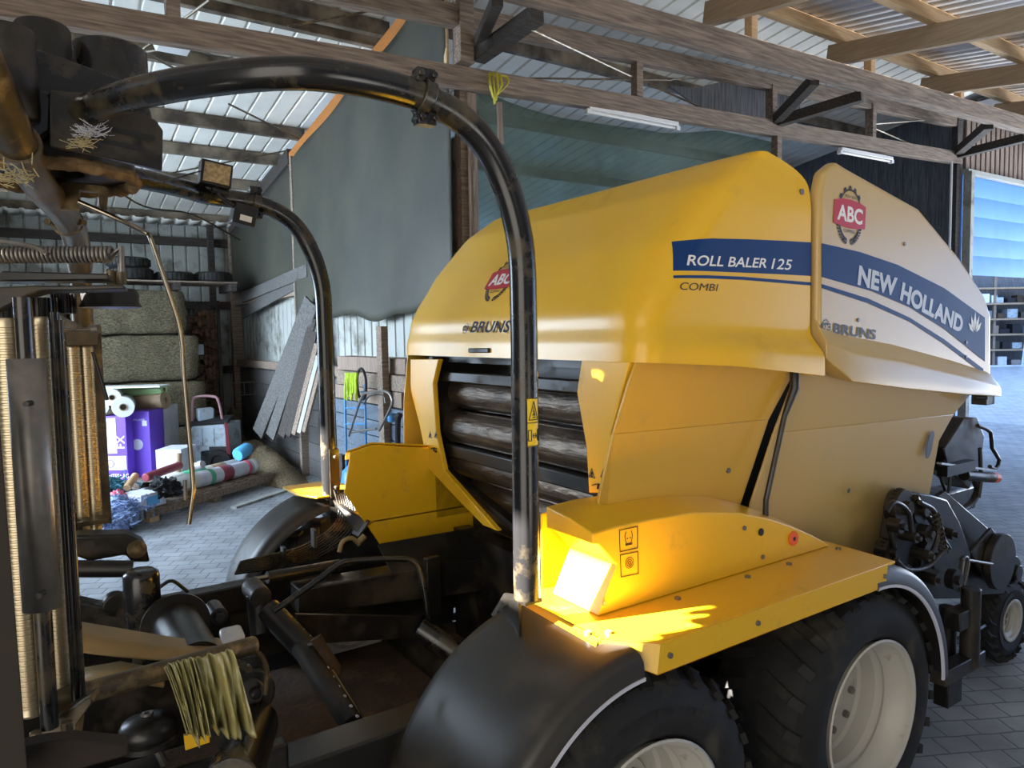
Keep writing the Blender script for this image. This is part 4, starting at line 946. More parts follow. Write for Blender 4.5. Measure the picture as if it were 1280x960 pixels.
# support leg beside the gauge wheel
q = at(1214, 735, Y=1.78); zt = q.z; zb = at(1214, 830, Y=1.78).z
mb = MB(); mb.cyl((q.x, 1.78, zb), (q.x, 1.78, zt), .048, 24); mb.box(q.x-.32, q.x+.12, 1.75, 1.83, zb-.02, zb+.06); mb.box(q.x-.16, q.x, 1.76, 1.84, zt-.2, zt-.1)
mb.build('support_leg', 'black', B, bevel=.006)
mb = MB(); q2 = at(1185, 758, Y=1.9); mb.cyl(q2-V((0, 0, .3)), q2, .045, 20); mb.box(q2.x-.06, q2.x+.1, 1.86, 1.94, .15, .3); mb.build('stand_tube', 'black', B, bevel=.006)
c = at(1266, 785, Y=2.05); R_ = .27
w = empty('gauge_wheel', (0, 0, 0), None, None); w.parent = B; w.location = V((c.x, 2.15, R_))-V(B.location); WORLD[w.name] = V((c.x, 2.15, R_))
wheel(c.x, 2.15, R_+.01, R_, .13, .2, parent=w, lugs=20)
# valve block, hose and lamp at the very front
mb = MB(); mb.prism([at(u, v, Y=2.2) for u, v in [(1180, 560), (1205, 522), (1222, 522), (1231, 545), (1228, 570), (1222, 590), (1212, 612), (1200, 600), (1185, 590)]], V((0, .15, 0))); mb.build('valve_block', 'black', B, bevel=.01)
mb = MB(); mb.beam(at(1174, 579, Y=2.1), at(1243, 588, Y=2.1), .03, .012); mb.build('lamp_bar', 'silver', B)
mb = MB(); mb.cyl(at(1205, 594, Y=2.1), at(1240, 597, Y=2.1), .033, 20); mb.box(at(1180, 590, Y=2.1).x, at(1215, 590, Y=2.1).x, 2.08, 2.14, at(1180, 596, Y=2.1).z, at(1180, 583, Y=2.1).z); mb.build('lamp_body', 'black', B)
mb = MB(); mb.cyl(at(1240, 597, Y=2.1), at(1245, 597, Y=2.1), .034, 20); mb.build('marker_lens', 'orange', B)
pxtube([(1218, 600, 'Y', 2.2), (1222, 612, 'Y', 2.2), (1215, 628, 'Y', 2.2), (1203, 637, 'Y', 2.2)], .022, 'corrugated_hose', 'black')
pxtube([(1180, 575, 'Y', 2.2), (1176, 595, 'Y', 2.2), (1182, 615, 'Y', 2.2)], .01, 'brake_hose', 'black')
pxtube([(1188, 590, 'Y', 2.2), (1186, 612, 'Y', 2.2), (1180, 622, 'Y', 2.2)], .01, 'brake_hose', 'black')
pxtube([(1222, 532, 'Y', 2.1), (1238, 540, 'Y', 2.1), (1240, 560, 'Y', 2.1), (1249, 575, 'Y', 2.1), (1244, 586, 'Y', 2.1), (1237, 583, 'Y', 2.1)], .012, 'safety_chain', 'black', smooth_k=2)
pxtube([(1225, 560, 'Y', 2.1), (1226, 600, 'Y', 2.1), (1223, 622, 'Y', 2.1)], .012, 'brake_hose', 'black')
mb = MB(); mb.box(4.15, 4.5, 2.3, 3.6, .6, 1.7); mb.build('front_gearbox', 'black', B, bevel=.02)
mb = MB(); mb.box(4.1, 6.6, 2.83, 3.03, .7, .9); mb.build('drawbar', 'black', B, bevel=.02)
mb = MB(); mb.box(2.3, 4.7, 2.35, 2.55, .62, .8); mb.box(2.3, 4.7, 3.3, 3.5, .62, .8); mb.cyl((1.64, 1.95, .56), (1.64, 3.92, .56), .07, 20); mb.cyl((2.95, 1.95, .56), (2.95, 3.92, .56), .07, 20); mb.build('axle_frame', 'black', B)
MB().tube([V((4.4, 2.0+.1, .28)), V((5.3, 2.1, .32))], .02, 8).build('wheel_arm', 'black', B)
# ================================================================== THE BARN
XS, YB_, YR, ZR = 3.73, 16.15, 5.6, 6.25
def zfar(y): return ZR-.142*(y-YR)
ZN = 6.02
def znear(y): return ZN-.15*(YR-y)
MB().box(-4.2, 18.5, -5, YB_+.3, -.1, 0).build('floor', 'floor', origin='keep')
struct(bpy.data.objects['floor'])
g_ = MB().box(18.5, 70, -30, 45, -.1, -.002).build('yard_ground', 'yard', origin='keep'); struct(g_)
def ribbed(mb, o, a, n, length_dir, L, width, pitch=.25, depth=.035, up=None, wide=False):
    """trapezoid sheet: profile runs along a (unit), sheet runs along length_dir by L, ribs stand out along n"""
    o, a, n, d = V(o), V(a), V(n), V(length_dir).normalized()*L
    k = int(width/pitch); prof = []
    for i in range(k):
        x = i*pitch; prof += [(x, 0), (x+pitch*.62, 0), (x+pitch*.70, depth), (x+pitch*.92, depth), (x+pitch, 0)]
    if wide: prof = [q for i in range(k) for q in ((i*pitch, 0), (i*pitch+pitch*.80, 0), (i*pitch+pitch*.815, depth), (i*pitch+pitch*.93, depth), (i*pitch+pitch*.985, 0))]
    pv = None
    for x, h in prof:
        v0 = mb.bm.verts.new(o+a*x+n*h); v1 = mb.bm.verts.new(o+a*x+n*h+d)
        if pv: mb.face([pv[0], v0, v1, pv[1]])
        pv = (v0, v1)
    return mb
# roof sheets
mb = MB(); d = V((0, YB_+.15-YR, zfar(YB_+.15)-ZR)); ribbed(mb, (-4.2, YR, ZR), (1, 0, 0), (0, .14, .99), d, d.length, 18.4, .27, .028, wide=True)
r1 = mb.build('ceiling', 'roof', solid=.004, smooth=0, origin='keep'); struct(r1)
mb = MB(); d = V((0, -5-YR, znear(-5)-ZN)); ribbed(mb, (-4.2, YR, ZN), (1, 0, 0), (0, -.14, .99), d, d.length, 34, .19, .035)
r2 = mb.build('ceiling_near', 'roof2', solid=.004, smooth=20, origin='keep'); struct(r2)
mb = MB(); mb.prism([V((-4.3, YR-.15, ZR+.03)), V((-4.3, YR, ZR+.07)), V((-4.3, YR+.15, ZR+.03))], V((34, 0, 0))); struct(mb.build('trim_ridge', 'roof', origin='keep'))
def sbeam(name, p0, p1, w, h, m, up=(0, 0, 1)):
    return struct(MB().beam(p0, p1, w, h, up).build(name, m, bevel=.006, origin='keep'))
# purlins under the far slope
def on_far(u, v, dz=-.12):
    d = at(u, v, D=1)-V((0, 0, H)); t = (ZR+dz+.142*YR-H)/(d.z+.142*d.y); return V((0, 0, H))+d*t
for (u, v) in [(100, 285-21), (230, 226), (208, 186), (200, 146), (60, 45), (430, 28), (250, 4), (700, 90), (700, 22)]:
    p = on_far(u, v); 
    if p.y > 16.1 or p.y < 5.7: continue
    x1 = XS-.05 if p.y > 6.5 and u < 600 else 13.6
    if u < 600: sbeam('ceiling_purlin', (-4.1, p.y, zfar(p.y)-.10), (x1, p.y, zfar(p.y)-.10), .10, .17, 'spotwood')
ys = [7.7, 9.6, 11.4]
for y in ys: sbeam('ceiling_purlin', (XS+.1, y, zfar(y)-.10), (13.6, y, zfar(y)-.10), .10, .17, 'spotwood')
# girder of beams A (lower) and C (upper) in the plane of the post row, joined by struts
sbeam('ceiling_beam', (-3.4, 6.3, 4.47), (13.7, 6.3, 5.17), .12, .20, 'oldwood')
sbeam('ceiling_beam', (2.2, 6.32, 5.28), (13.7, 6.32, 5.80), .12, .20, 'oldwood')
sbeam('ceiling_beam', (-3.4, 6.3, 5.3), (2.2, 6.3, 5.28), .12, .18, 'darkwood')
sbeam('ceiling_beam', (1.0, 5.2, 5.10), (24.3, 5.2, 5.72), .14, .22, 'oldwood')
sbeam('ceiling_beam', (-3.4, 5.2, 5.0), (1.0, 5.2, 5.10), .14, .22, 'oldwood')
for u, w in [(220, .12), (797, .10), (965, .12), (1090, .13)]:
    p = at(u, 100, Y=6.3); sbeam('strut_post', (p.x, 6.31, 4.47+.041*(p.x+3.4)+.09), (p.x, 6.31, min(5.1+.05*p.x, 5.7)), w, .1, 'oldwood', up=(1, 0, 0))
p = at(971, 150, Y=6.3); sbeam('strut_post', (p.x, 6.3, 2.5), (p.x, 6.3, 4.9), .1, .1, 'oldwood', up=(1, 0, 0))
# braces from the post row up to the nearer beam
for (u0, v0, u1, v1, m, w) in [(598, 70, 672, 18, 'darkwood', .14), (598, 55, 622, 0, 'darkwood', .10), (970, 150, 1018, 100, 'darkwood', .12), (973, 152, 1078, 120, 'darkwood', .13), (1197, 190, 1236, 156, 'darkwood', .13), (1198, 193, 1282, 172, 'darkwood', .13)]:
    sbeam('ceiling_brace', at(u0, v0, Y=6.25), at(u1, v1, Y=5.25), w, w, m)
# thin tie rods
for (u0, v0, y0, u1, v1, y1) in [(664, 37, 5.4, 790, 96, 6.3), (647, 98, 6.5, 840, 100, 6.6), (840, 99, 6.6, 940, 96, 6.6), (1094, 155, 6.3, 1170, 149, 6.3), (1094, 161, 6.3, 1140, 181, 6.35), (810, 105, 6.4, 885, 138, 6.3), (105, 25, 6.4, 232, 93, 9.0), (150, 70, 9, 275, 50, 7.5), (286, 130, 9, 383, 178, 11.5), (262, 0, 6.5, 100, 120, 9), (360, 33, 7, 530, 1, 7), (205, 218, 12, 370, 186, 11.8)]:
    a, b = at(u0, v0, Y=y0), at(u1, v1, Y=y1); struct(MB().tube([a, b], .012, 6).build('trim_tie_rod', 'dusty', origin='keep'))
# rafters of new timber on the near slope, with short posts standing on the beam
def on_near(u, v, dz=-.1):
    d = at(u, v, D=1)-V((0, 0, H)); t = (ZN+dz-.15*YR-H)/(d.z-.15*d.y); return V((0, 0, H))+d*t
struct(MB().box(-4.2, 29, YR-.02, YR+.02, ZN-.02, ZR+.04).build('trim_ridge_board', 'boards', origin='keep'))
struct(MB().box(13.7, 29, YR-.02, YR+.95, ZN+.05, ZN+.09).build('ceiling_strip', 'boards', origin='keep'))
for x, m in [(4.05, 'tanwood'), (6.4, 'tanwood'), (8.7, 'tanwood'), (11.0, 'tanwood'), (13.3, 'tanwood'), (15.6, 'tanwood'), (17.9, 'tanwood'), (20.2, 'tanwood')]:
    sbeam('ceiling_rafter', (x, 5.6, znear(5.6)-.30), (x, -4.9, znear(-4.9)-.30), .10, .25, m)
    sbeam('strut_block', (x+.25, 5.2, 5.15+.027*x), (x+.25, 5.2, znear(5.2)-.30), .10, .10, 'newwood', up=(1, 0, 0))
for y_ in (5.4, 4.3, 3.1, 1.9, .7, -.6):
    sbeam('ceiling_purlin', (-4, y_, znear(y_)-.095), (29, y_, znear(y_)-.095), .09, .16, 'newwood')
# walls
struct(ribbed(MB(), (-4.2, YB_, 0), (1, 0, 0), (0, 1, 0), (0, 0, 1), 4.62, XS+4.3, .25, .03, wide=True).build('wall_back', 'siding', solid=.003, smooth=0, origin='keep'))
struct(ribbed(MB(), (-4.2, YB_-.1, zfar(YB_)-.19), (1, 0, 0), (0, .6, .8), (0, -.35, .03), .5, XS+4.3, .25, .03).build('trim_eave_sheet', 'roof', solid=.003, smooth=20, origin='keep'))
for z, h in [(4.24, .16), (2.95, .16), (1.6, .16)]: sbeam('trim_wall_rail', (-4.2, YB_-.09, z), (XS, YB_-.09, z), .12, h, 'darkwood')
struct(ribbed(MB(), (XS+.06, 6.3, 0), (0, 1, 0), (1, 0, 0), (0, 0, 1), 4.3, 9.8, .25, .03, wide=True).build('wall_partition', 'siding', solid=.003, smooth=0, origin='keep'))
# timber of the partition
sbeam('trim_post', (3.66, 16.0, 0), (3.66, 16.0, 4.7), .20, .2, 'oldwood', up=(1, 0, 0))
sbeam('trim_post', (3.2, 15.9, 2.9), (3.2, 15.9, 4.7), .12, .12, 'darkwood', up=(1, 0, 0))
sbeam('trim_post', (3.62, 11.55, .0), (3.62, 11.55, 5.1), .10, .12, 'oldwood', up=(1, 0, 0))
sbeam('trim_post', (3.70, 6.30, 4.9), (3.70, 6.30, 6.0), .16, .16, 'oldwood', up=(1, 0, 0))
sbeam('trim_post', (3.76, 6.46, 0), (3.76, 6.46, 4.9), .12, .12, 'oldwood', up=(1, 0, 0))
sbeam('trim_batten', (3.60, 6.6, 0), (3.60, 6.6, 4.6), .05, .03, 'tubew', up=(1, 0, 0))
sbeam('trim_batten', (3.57, 6.42, 4.9), (3.57, 6.42, 6.0), .06, .03, 'newwood', up=(1, 0, 0))
sbeam('trim_post', (3.80, 6.34, 0), (3.80, 6.34, 4.65), .05, .09, 'slat', up=(1, 0, 0))
sbeam('ceiling_rafter', (3.64, 6.3, zfar(6.3)-.28), (3.64, 11.8, zfar(11.8)-.28), .09, .18, 'orangewood')
sbeam('ceiling_rafter', (3.64, 11.7, zfar(11.7)-.24), (3.64, 16.1, zfar(16.1)-.24), .14, .24, 'darkwood')
for z in (3.0, 1.75): sbeam('trim_wall_rail', (3.66, 6.4, z), (3.66, 16, z), .1, .14, 'oldwood')
sbeam('trim_diagonal_board', at(303, 392, X=3.6), at(384, 345, X=3.6), .03, .22, 'greyboard')
sbeam('trim_diagonal_board', at(303, 372, X=3.56), at(384, 338, X=3.56), .03, .20, 'greyboard')
# boards nailed low on the partition
for k in range(6):
    z = .15+k*.27; sbeam('trim_wall_board', (3.69, 6.4, z), (3.69, 16.0, z+.02), .03, .262, 'greyboard')
# grey panel beyond, and the tarpaulin over the nearer half
def cloth(f, nu, nv, name, m, th=.004):
    return MB().grid(f, nu, nv).build(name, m, solid=th, smooth=80, origin='keep')
def tf(s, t):
    y = 6.4+(11.5-6.4)*s; z0 = 2.50+.05*sin(y*2.1)+.03*sin(y*5); z1 = zfar(y)-.36; z = z0+(z1-z0)*t
    return V((3.575+.03*noise.noise(V((y*.8, z*.8, 1)))+.02*sin(y*3+z*.7), y, z))
tag(cloth(tf, 60, 30, 'tarpaulin', 'tarp'), 'grey-green tarpaulin hung over the partition below the orange rafter', 'tarpaulin')
def tf2(s, t):
    y = 11.6+(16.0-11.6)*s; z0 = 3.2; z1 = zfar(y)-.38
    return V((3.60+.015*noise.noise(V((y, z0+t, 5))), y, z0+(z1-z0)*t))
tag(cloth(tf2, 30, 8, 'wall_panel', 'tarp'), 'grey panel closing the gable corner behind the hay', 'panel', kind='structure')
top = [(590, 106), (650, 130), (700, 146), (760, 158), (830, 166), (900, 162), (968, 180)]
def nf(s, t):
    i = s*(len(top)-1); k = min(int(i), len(top)-2); fr = i-k
    u = top[k][0]*(1-fr)+top[k+1][0]*fr; v = top[k][1]*(1-fr)+top[k+1][1]*fr
    p = at(u, v, Y=6.45); z = p.z*(1-t)+.02*t
    return V((p.x, 6.45+.05*noise.noise(V((p.x*.7, z*.7, 2)))+.04*sin(p.x*2.2+z), z))
tag(cloth(nf, 50, 24, 'windbreak_net', 'net', .002), 'sagging translucent green windbreak net behind the yellow hood', 'net')
# dark gable boards, corner post, slats and the blue door in the far side wall
for k in range(42):
    y = 6.35+k*.235; z = zfar(y)-.05
    if y > 16: break
    z = zfar(y)+.06
    struct(MB().box(13.70+.012*(k % 2), 13.73+.012*(k % 2), y, y+.242, 0, z).build('wall_gable_board', 'boards', origin='keep'))
sbeam('trim_post', (13.6, 6.3, 0), (13.6, 6.3, 5.9), .10, .16, 'darkwood', up=(1, 0, 0))
sbeam('trim_post', (13.85, 6.2, 0), (13.85, 6.2, 4.95), .14, .12, 'siding', up=(1, 0, 0))
p0 = at(1192, 330, Y=6.1); struct(MB().cyl((p0.x-.15, 6.1, 0), (p0.x-.15, 6.1, 5.0), .02, 8).build('trim_downpipe', 'tubew', origin='keep'))
for k in range(40):
    x = 13.95+k*.19
    struct(MB().box(x, x+.13, 6.30, 6.33, 4.95, znear(YR)-.12).build('wall_slat_board', 'slat', origin='keep'))
struct(MB().box(13.9, 29, 6.36, 6.38, 4.9, 6.2).build('wall_slat_backing', 'siding', origin='keep'))
def door_mesh():
    mb = MB(); n = 5; z0, z1 = 3.17, 4.93; h = (z1-z0)/n
    for k in range(n):
        z = z0+k*h; mb.prism([V((13.93, 6.34, z)), V((13.93, 6.337, z+.008)), V((13.93, 6.337, z+h-.008)), V((13.93, 6.34, z+h)), V((13.93, 6.37, z+h)), V((13.93, 6.37, z))], V((4.5, 0, .03)))
    return mb
d_ = struct(door_mesh().build('door_1', 'bluedoor', origin='keep'))
sbeam('door_1_lintel', (13.9, 6.28, 4.97), (18.5, 6.28, 5.0), .10, .09, 'siding')
struct(MB().box(-3.55, -3.5, -5, 3.0, 0, 5.6).build('wall_rear_low', 'siding', origin='keep'))
# dark boarded hatch under the roof
struct(MB().prism([at(u, v, Y=6.75) for u, v in [(836, 107), (870, 110), (914, 99), (944, 97), (962, 102), (1000, 112), (1000, 140), (964, 150), (918, 144), (880, 138)]], V((0, .03, 0))).build('wall_dark_hatch', 'boards', origin='keep'))
# ------------------------------------------------------------------ lamps, heater, strap
def lamp(u0, v0, u1, v1, label):
    a, b = at(u0, v0, Y=6.28), at(u1, v1, Y=6.28); mid = (a+b)/2
    r = empty('fluorescent_lamp', mid, label, 'lamp', 'strip lamps under the long beam')
    MB().beam(a+V((0, 0, .03)), b+V((0, 0, .03)), .07, .05).build('lamp_housing', 'tubew', r, bevel=.004)
    MB().tube([a+V((.04, 0, -.015)), b+V((-.04, 0, -.015))], .018, 12).build('lamp_tube', 'white', r)
    for p in (a, b): MB().box(p.x-.03, p.x+.03, p.y-.03, p.y+.03, p.z-.04, p.z+.01).build('lamp_socket', 'tubew', r)
lamp(735, 138, 846, 159, 'white strip lamp under the long beam above the green net')
lamp(1050, 189, 1114, 201, 'white strip lamp under the long beam in front of the dark boards')
c = at(216, 50, Y=8.0)
r = empty('fan_heater', c, 'white finned fan heater hanging below the roof beam', 'heater')
mb = MB(); mb.prism([at(u, v, Y=8) for u, v in [(193, 40), (233, 44), (240, 61), (199, 53)]], V((0, .25, 0))); mb.build('heater_case', 'tubew', r, bevel=.01)
mb = MB()
for k in range(14): mb.beam(at(199+k*2.8, 41+k*.3, Y=7.985), at(202+k*2.7, 50+k*.35, Y=7.985), .008, .012, up=(1, 0, 0))
mb.build('heater_grille', 'ink', r)
p = at(620, 100, Y=6.2)
mb = MB()
for k, (du, dv0, dv1) in enumerate([(-8, -9, 22), (-4, -10, 30), (0, -10, 26), (4, -8, 18)]):
    a, b = at(620+du, 100+dv0, Y=6.2-.02*k), at(620+du*.4, 100+dv1, Y=6.17-.02*k); mb.tube(smooth_path([a, (a+b)/2+V((.02*(k-1), 0, 0)), b]), .022, 8, flat=.3)
mb.tube(smooth_path([at(611, 94, Y=6.18), at(632, 96, Y=6.18), at(634, 105, Y=6.18), at(622, 118, Y=6.18)]), .02, 8, flat=.4)
tag(mb.build('ratchet_strap', 'strapyellow'), 'yellow ratchet strap looped around the old beam', 'strap')
tag(MB().beam(at(624, 128, Y=6.16), at(626, 180, Y=6.16), .05, .03, up=(0, 1, 0)).build('wooden_lath', 'slat'), 'thin brown wooden lath hanging under the yellow strap', 'lath')
# ================================================================== HAY, GOODS, TOOLS
def bale(x0, x1, y0, y1, z0, z1, seed, label):
    random.seed(seed); mb = MB(); nx, ny, nz = 24, 8, 10
    c = V(((x0+x1)/2, (y0+y1)/2, (z0+z1)/2)); h = V(((x1-x0)/2, (y1-y0)/2, (z1-z0)/2))
    bm = mb.bm; bmesh.ops.create_cube(bm, size=2); bmesh.ops.subdivide_edges(bm, edges=bm.edges[:], cuts=11, use_grid_fill=True)
    for v in bm.verts:
        p = v.co.copy(); q = V((p.x*h.x, p.y*h.y, p.z*h.z))
        r = (abs(p.x)**8+abs(p.y)**8+abs(p.z)**8)**(1/8); q /= max(r, 1)**.8
        q *= 1+.02*noise.noise(q*5+V((seed, 0, 0)))
        q += V((noise.noise(q*9), noise.noise(q*9+V((7, 0, 0))), noise.noise(q*9+V((0, 7, 0)))))*.04
        v.co = c+q
    for k in range(700):
        f = random.random(); x = random.uniform(x0+.06, x1-.06); z = random.uniform(z0+.05, z1-.05); y = y0+random.uniform(-.01, .03)
        if f > .8: y = random.uniform(y0, y1); z = z1-.03
        if f > .9: x = x1; z = random.uniform(z0, z1)
        d = V((random.uniform(-1, 1), random.uniform(-.8, .1), random.uniform(-.4, .35))).normalized()*random.uniform(.04, .11); p = V((x, y, z)); w = V((d.z, 0, -d.x)).normalized()*.003
        mb.face([mb.bm.verts.new(p-w), mb.bm.verts.new(p+w), mb.bm.verts.new(p+d)])
    return tag(mb.build('hay_bale', 'hay', smooth=80), label, 'hay bale', 'hay bales stacked against the back wall')
rows = [(0, .72, 2.67), (.74, 1.52, 2.58), (1.54, 2.33, 2.48), (2.35, 3.10, 2.31)]
names = ['bottom', 'second', 'third', 'top']
for k, (z0, z1, xr) in enumerate(rows):
    bale(xr-1.75, xr, 13.6, 14.8, z0, z1, k, '%s hay bale of the right-hand column behind the stacked rolls' % names[k] if k else 'lowest hay bale, on the floor behind the generator and cartons')
    bale(xr-3.55, xr-1.8, 13.65, 14.8, z0, z1, k+10, '%s hay bale seen through the film rollers at left' % names[k])
# loose straw heap
def heap(cx, cy, rx, ry, h, seed, label, name='straw_heap'):
    random.seed(seed); mb = MB()
    def f(s, t):
        a = 2*pi*s; r = t; z = h*(1-r*r)**1.3 if r < 1 else 0
        x = cx+rx*r*cos(a); y = cy+ry*r*sin(a); return V((x, y, max(.0, z+.12*(1-r)*noise.noise(V((x*2.5, y*2.5, seed)))+.03*noise.noise(V((x*9, y*9, 0)))*(1-r))+.002))
    mb.grid(f, 48, 20)
    for k in range(900):
        a = random.uniform(0, 2*pi); r = random.random()**.5; p = f(a/2/pi, r)+V((0, 0, .01)); d = V((random.uniform(-1, 1), random.uniform(-1, 1), random.uniform(-.1, .35))).normalized()*random.uniform(.06, .16); w = V((d.y, -d.x, 0)).normalized()*.004
        mb.face([mb.bm.verts.new(p-w), mb.bm.verts.new(p+w), mb.bm.verts.new(p+d)])
    return tag(mb.build(name, 'straw', smooth=80), label, 'straw', kind='stuff')
heap(3.2, 12.9, .47, 2.4, .40, 3, 'loose brown straw spread on the floor by the leaning boards')
heap(3.38, 15.4, .24, .55, .9, 5, 'dusty straw heap piled up in the back corner')
# firewood crate and pallet with tyres on top of it, behind the bales
cr = empty('firewood_crate', (2.8, 15.4, 0), 'tall wire crate of split firewood beside the hay', 'crate')
mb = MB()
for x in (2.5, 3.1):
    for y in (15.0, 15.9): mb.box(x-.03, x+.03, y-.03, y+.03, 0, 3.0)
for k in range(12):
    z = .2+k*.25; mb.box(2.5, 3.1, 14.985, 14.995, z, z+.012)
for k in range(9): x = 2.5+k*.074; mb.box(x, x+.008, 14.98, 14.99, 0, 3.0)
mb.build('crate_frame', 'darkwood', cr)
random.seed(12)
mb = MB()
for k in range(150):
    x = random.uniform(2.58, 3.02); z = .1+(k/150)*2.7; L_ = random.uniform(.1, .24); a = random.uniform(-.5, .5)
    p = V((x, random.uniform(15.06, 15.2), z)); mb.beam(p-V((L_/2*cos(a), 0, L_/2*sin(a))), p+V((L_/2*cos(a), .05, L_/2*sin(a))), random.uniform(.1, .2), random.uniform(.05, .11))
mb.box(2.53, 3.07, 15.2, 15.8, .1, 2.7)
o = mb.build('firewood_fill', 'firewood', cr); o['kind'] = 'stuff'
mb = MB(); mb.box(2.55, 2.8, 14.96, 14.98, 1.95, 2.15); mb.build('crate_tag', 'carton', cr)
pr = empty('wooden_pallet', (2.0, 14.2, 3.12), 'wooden pallet lying on top of the hay bales under the tyres', 'pallet', 'wooden pallets')
mb = MB()
for k in range(5): mb.box(1.2, 3.2, 13.75+k*.22, 13.89+k*.22, 3.25, 3.275)
mb.build('deck_board', 'oldwood', pr)
for x in (1.25, 2.15, 3.08): MB().box(x, x+.1, 13.75, 14.75, 3.115, 3.25).build('pallet_block', 'darkwood', pr)
def flat_tyre(x, y, z, R, w, label):
    mb = MB(); mb.lathe([(R*.58, 0), (R*.62, -.005), (R*.9, 0), (R, .03), (R, w-.03), (R*.9, w), (R*.62, w+.005), (R*.58, w), (R*.56, w/2), (R*.58, 0)], (x, y, z), (0, 0, 1), 40)
    for k in range(30):
        a = 2*pi*k/30; u = V((cos(a), sin(a), 0)); mb.beam(V((x, y, z+.03))+u*(R+.003), V((x, y, z+w-.03))+u*(R+.003), .03, .012, up=u)
    tag(mb.build('car_tyre', 'rubber', smooth=40), label, 'tyre', 'tyres stored on the high pallet')
flat_tyre(1.52, 14.2, 3.28, .36, .22, 'black tyre lying at the left end of the high pallet, lower of two')
flat_tyre(1.50, 14.2, 3.51, .34, .17, 'black tyre lying on top of another at the left end of the high pallet')
flat_tyre(2.22, 14.2, 3.28, .33, .17, 'black tyre in the middle of the high pallet')
flat_tyre(2.88, 14.2, 3.28, .32, .19, 'black tyre at the right end of the high pallet')
# leaning boards
random.seed(5)
LB = [((322, 542), (388, 376), .26, 'greyboard', 'widest grey board, leftmost of those leaning on the partition'),
      ((338, 546), (392, 380), .20, 'greyboard', 'grey board leaning just behind the widest one'),
      ((352, 545), (392, 398), .16, 'darkwood', 'dark board leaning third from the left against the partition'),
      ((360, 545), (394, 415), .12, 'darkwood', 'dark brown plank in the middle of the leaning boards'),
      ((367, 543), (396, 430), .10, 'oldwood', 'brown narrow plank leaning right of the middle'),
      ((374, 541), (398, 445), .09, 'siding', 'pale narrow plank leaning near the hoop post'),
      ((380, 540), (400, 462), .08, 'oldwood', 'short grey plank leaning rightmost against the partition')]
for k, ((u0, v0), (u1, v1), w, m, lab) in enumerate(LB):
    a = at(u0, v0, X=3.05+.04*k); b = at(u1, v1, X=3.50)
    d = (b-a).normalized(); mb = MB(); mb.beam(a, b, w, .028, up=(1, .25, .2))
    tag(mb.build('leaning_board', m, bevel=.003), lab, 'board', 'boards leaning against the partition')
# plank stack along the partition behind the far wheel, with its post
random.seed(9); k = 0
labs = ['bluish plank at the very bottom of the wall stack', 'grey-blue plank second from the bottom of the wall stack', 'pale blue plank below the middle of the wall stack', 'grey plank at the middle of the wall stack', 'reddish brown plank above the blue ones in the wall stack', 'brown plank near the top of the wall stack', 'topmost brown plank of the wall stack']
for z, m in [(.75, 'bl'), (.93, 'bl'), (1.11, 'bl'), (1.29, 'bl'), (1.47, 'slat'), (1.65, 'oldwood'), (1.83, 'slat')]:
    if m == 'bl' and 'blueplank' not in K: K['blueplank'] = wood('bluish_plank', (.13, .17, .22), (.07, .09, .115))
    y1 = 8.95+random.uniform(-.08, .08)
    tag(MB().box(3.25+random.uniform(-.03, .03), 3.5, 6.9+random.uniform(-.2, .2), y1, z, z+.17).build('stacked_plank', 'blueplank' if m == 'bl' else m, bevel=.006), labs[k], 'plank', 'planks stacked against the partition'); k += 1
for y in (7.4, 8.1, 8.7): tag(MB().box(3.2, 3.5, y, y+.12, 0, .75).build('wooden_bearer', 'darkwood'), {7.4: 'dark wooden bearer under the near end of the wall stack', 8.1: 'dark wooden bearer under the middle of the wall stack', 8.7: 'dark wooden bearer under the far end of the wall stack'}[y], 'bearer', 'bearers under the plank stack')
p = at(478, 440, X=3.18); tag(MB().beam((3.18, p.y, .0), (3.18, p.y, 2.35), .14, .08, up=(1, 0, 0)).build('wooden_stake', 'oldwood', bevel=.005), 'grey upright timber in front of the stacked planks', 'stake')
# lawn mower with bent tubular handle
def pt(u, v, X): return at(u, v, X=X)
r = empty('lawn_mower', (2.9, 7.9, 0), 'lawn mower with grey tubular handle by the plank stack', 'lawn mower')
X_ = 2.9
hpth = [pt(436, 545, X_), pt(452, 497, X_), pt(463, 491, X_), pt(481, 489, X_), pt(489, 496, X_), pt(489, 508, X_), pt(474, 538, X_)]
MB().tube(smooth_path(hpth, 4), .014, 8).build('handle', 'steel', r)
MB().tube(smooth_path([pt(455, 505, X_-.03), pt(462, 495, X_-.03), pt(478, 494, X_-.03), pt(482, 504, X_-.03)]), .008, 6).build('control_bar', 'black', r)
MB().tube([pt(440, 540, X_), pt(470, 536, X_)], .012, 8).build('handle_brace', 'steel', r)
mb = MB(); q = pt(455, 545, X_); mb.lathe([(.001, .95), (.12, .94), (.24, .82), (.27, .6), (.27, .3), (.001, .28)], (q.x, q.y, 0), (0, 0, 1), 28); mb.build('mower_body', 'bluesteel', r, smooth=60)
for dy in (-.22, .22):
    for dx in (-.2, .2): MB().cyl((q.x+dx, q.y+dy*1.2, .13), (q.x+dx, q.y+dy*1.45, .13), .13, 20).build('mower_wheel', 'rubber', r)
MB().box(q.x-.15, q.x+.15, q.y-.25, q.y+.25, .12, .35).build('mower_deck', 'bluesteel', r, bevel=.03)
r = empty('hand_truck', (3.1, 9.0, 0), 'blue hand truck standing left of the lawn mower', 'hand truck')
for u in (431, 456): MB().tube([pt(u, 480, 3.05), V((3.05, pt(u, 545, 3.05).y, .1))], .014, 8).build('frame_tube', 'bluesteel', r)
mb = MB()
for v in (490, 510, 530): mb.tube([pt(431, v, 3.05), pt(456, v, 3.05)], .010, 6)
mb.build('cross_rail', 'bluesteel', r)
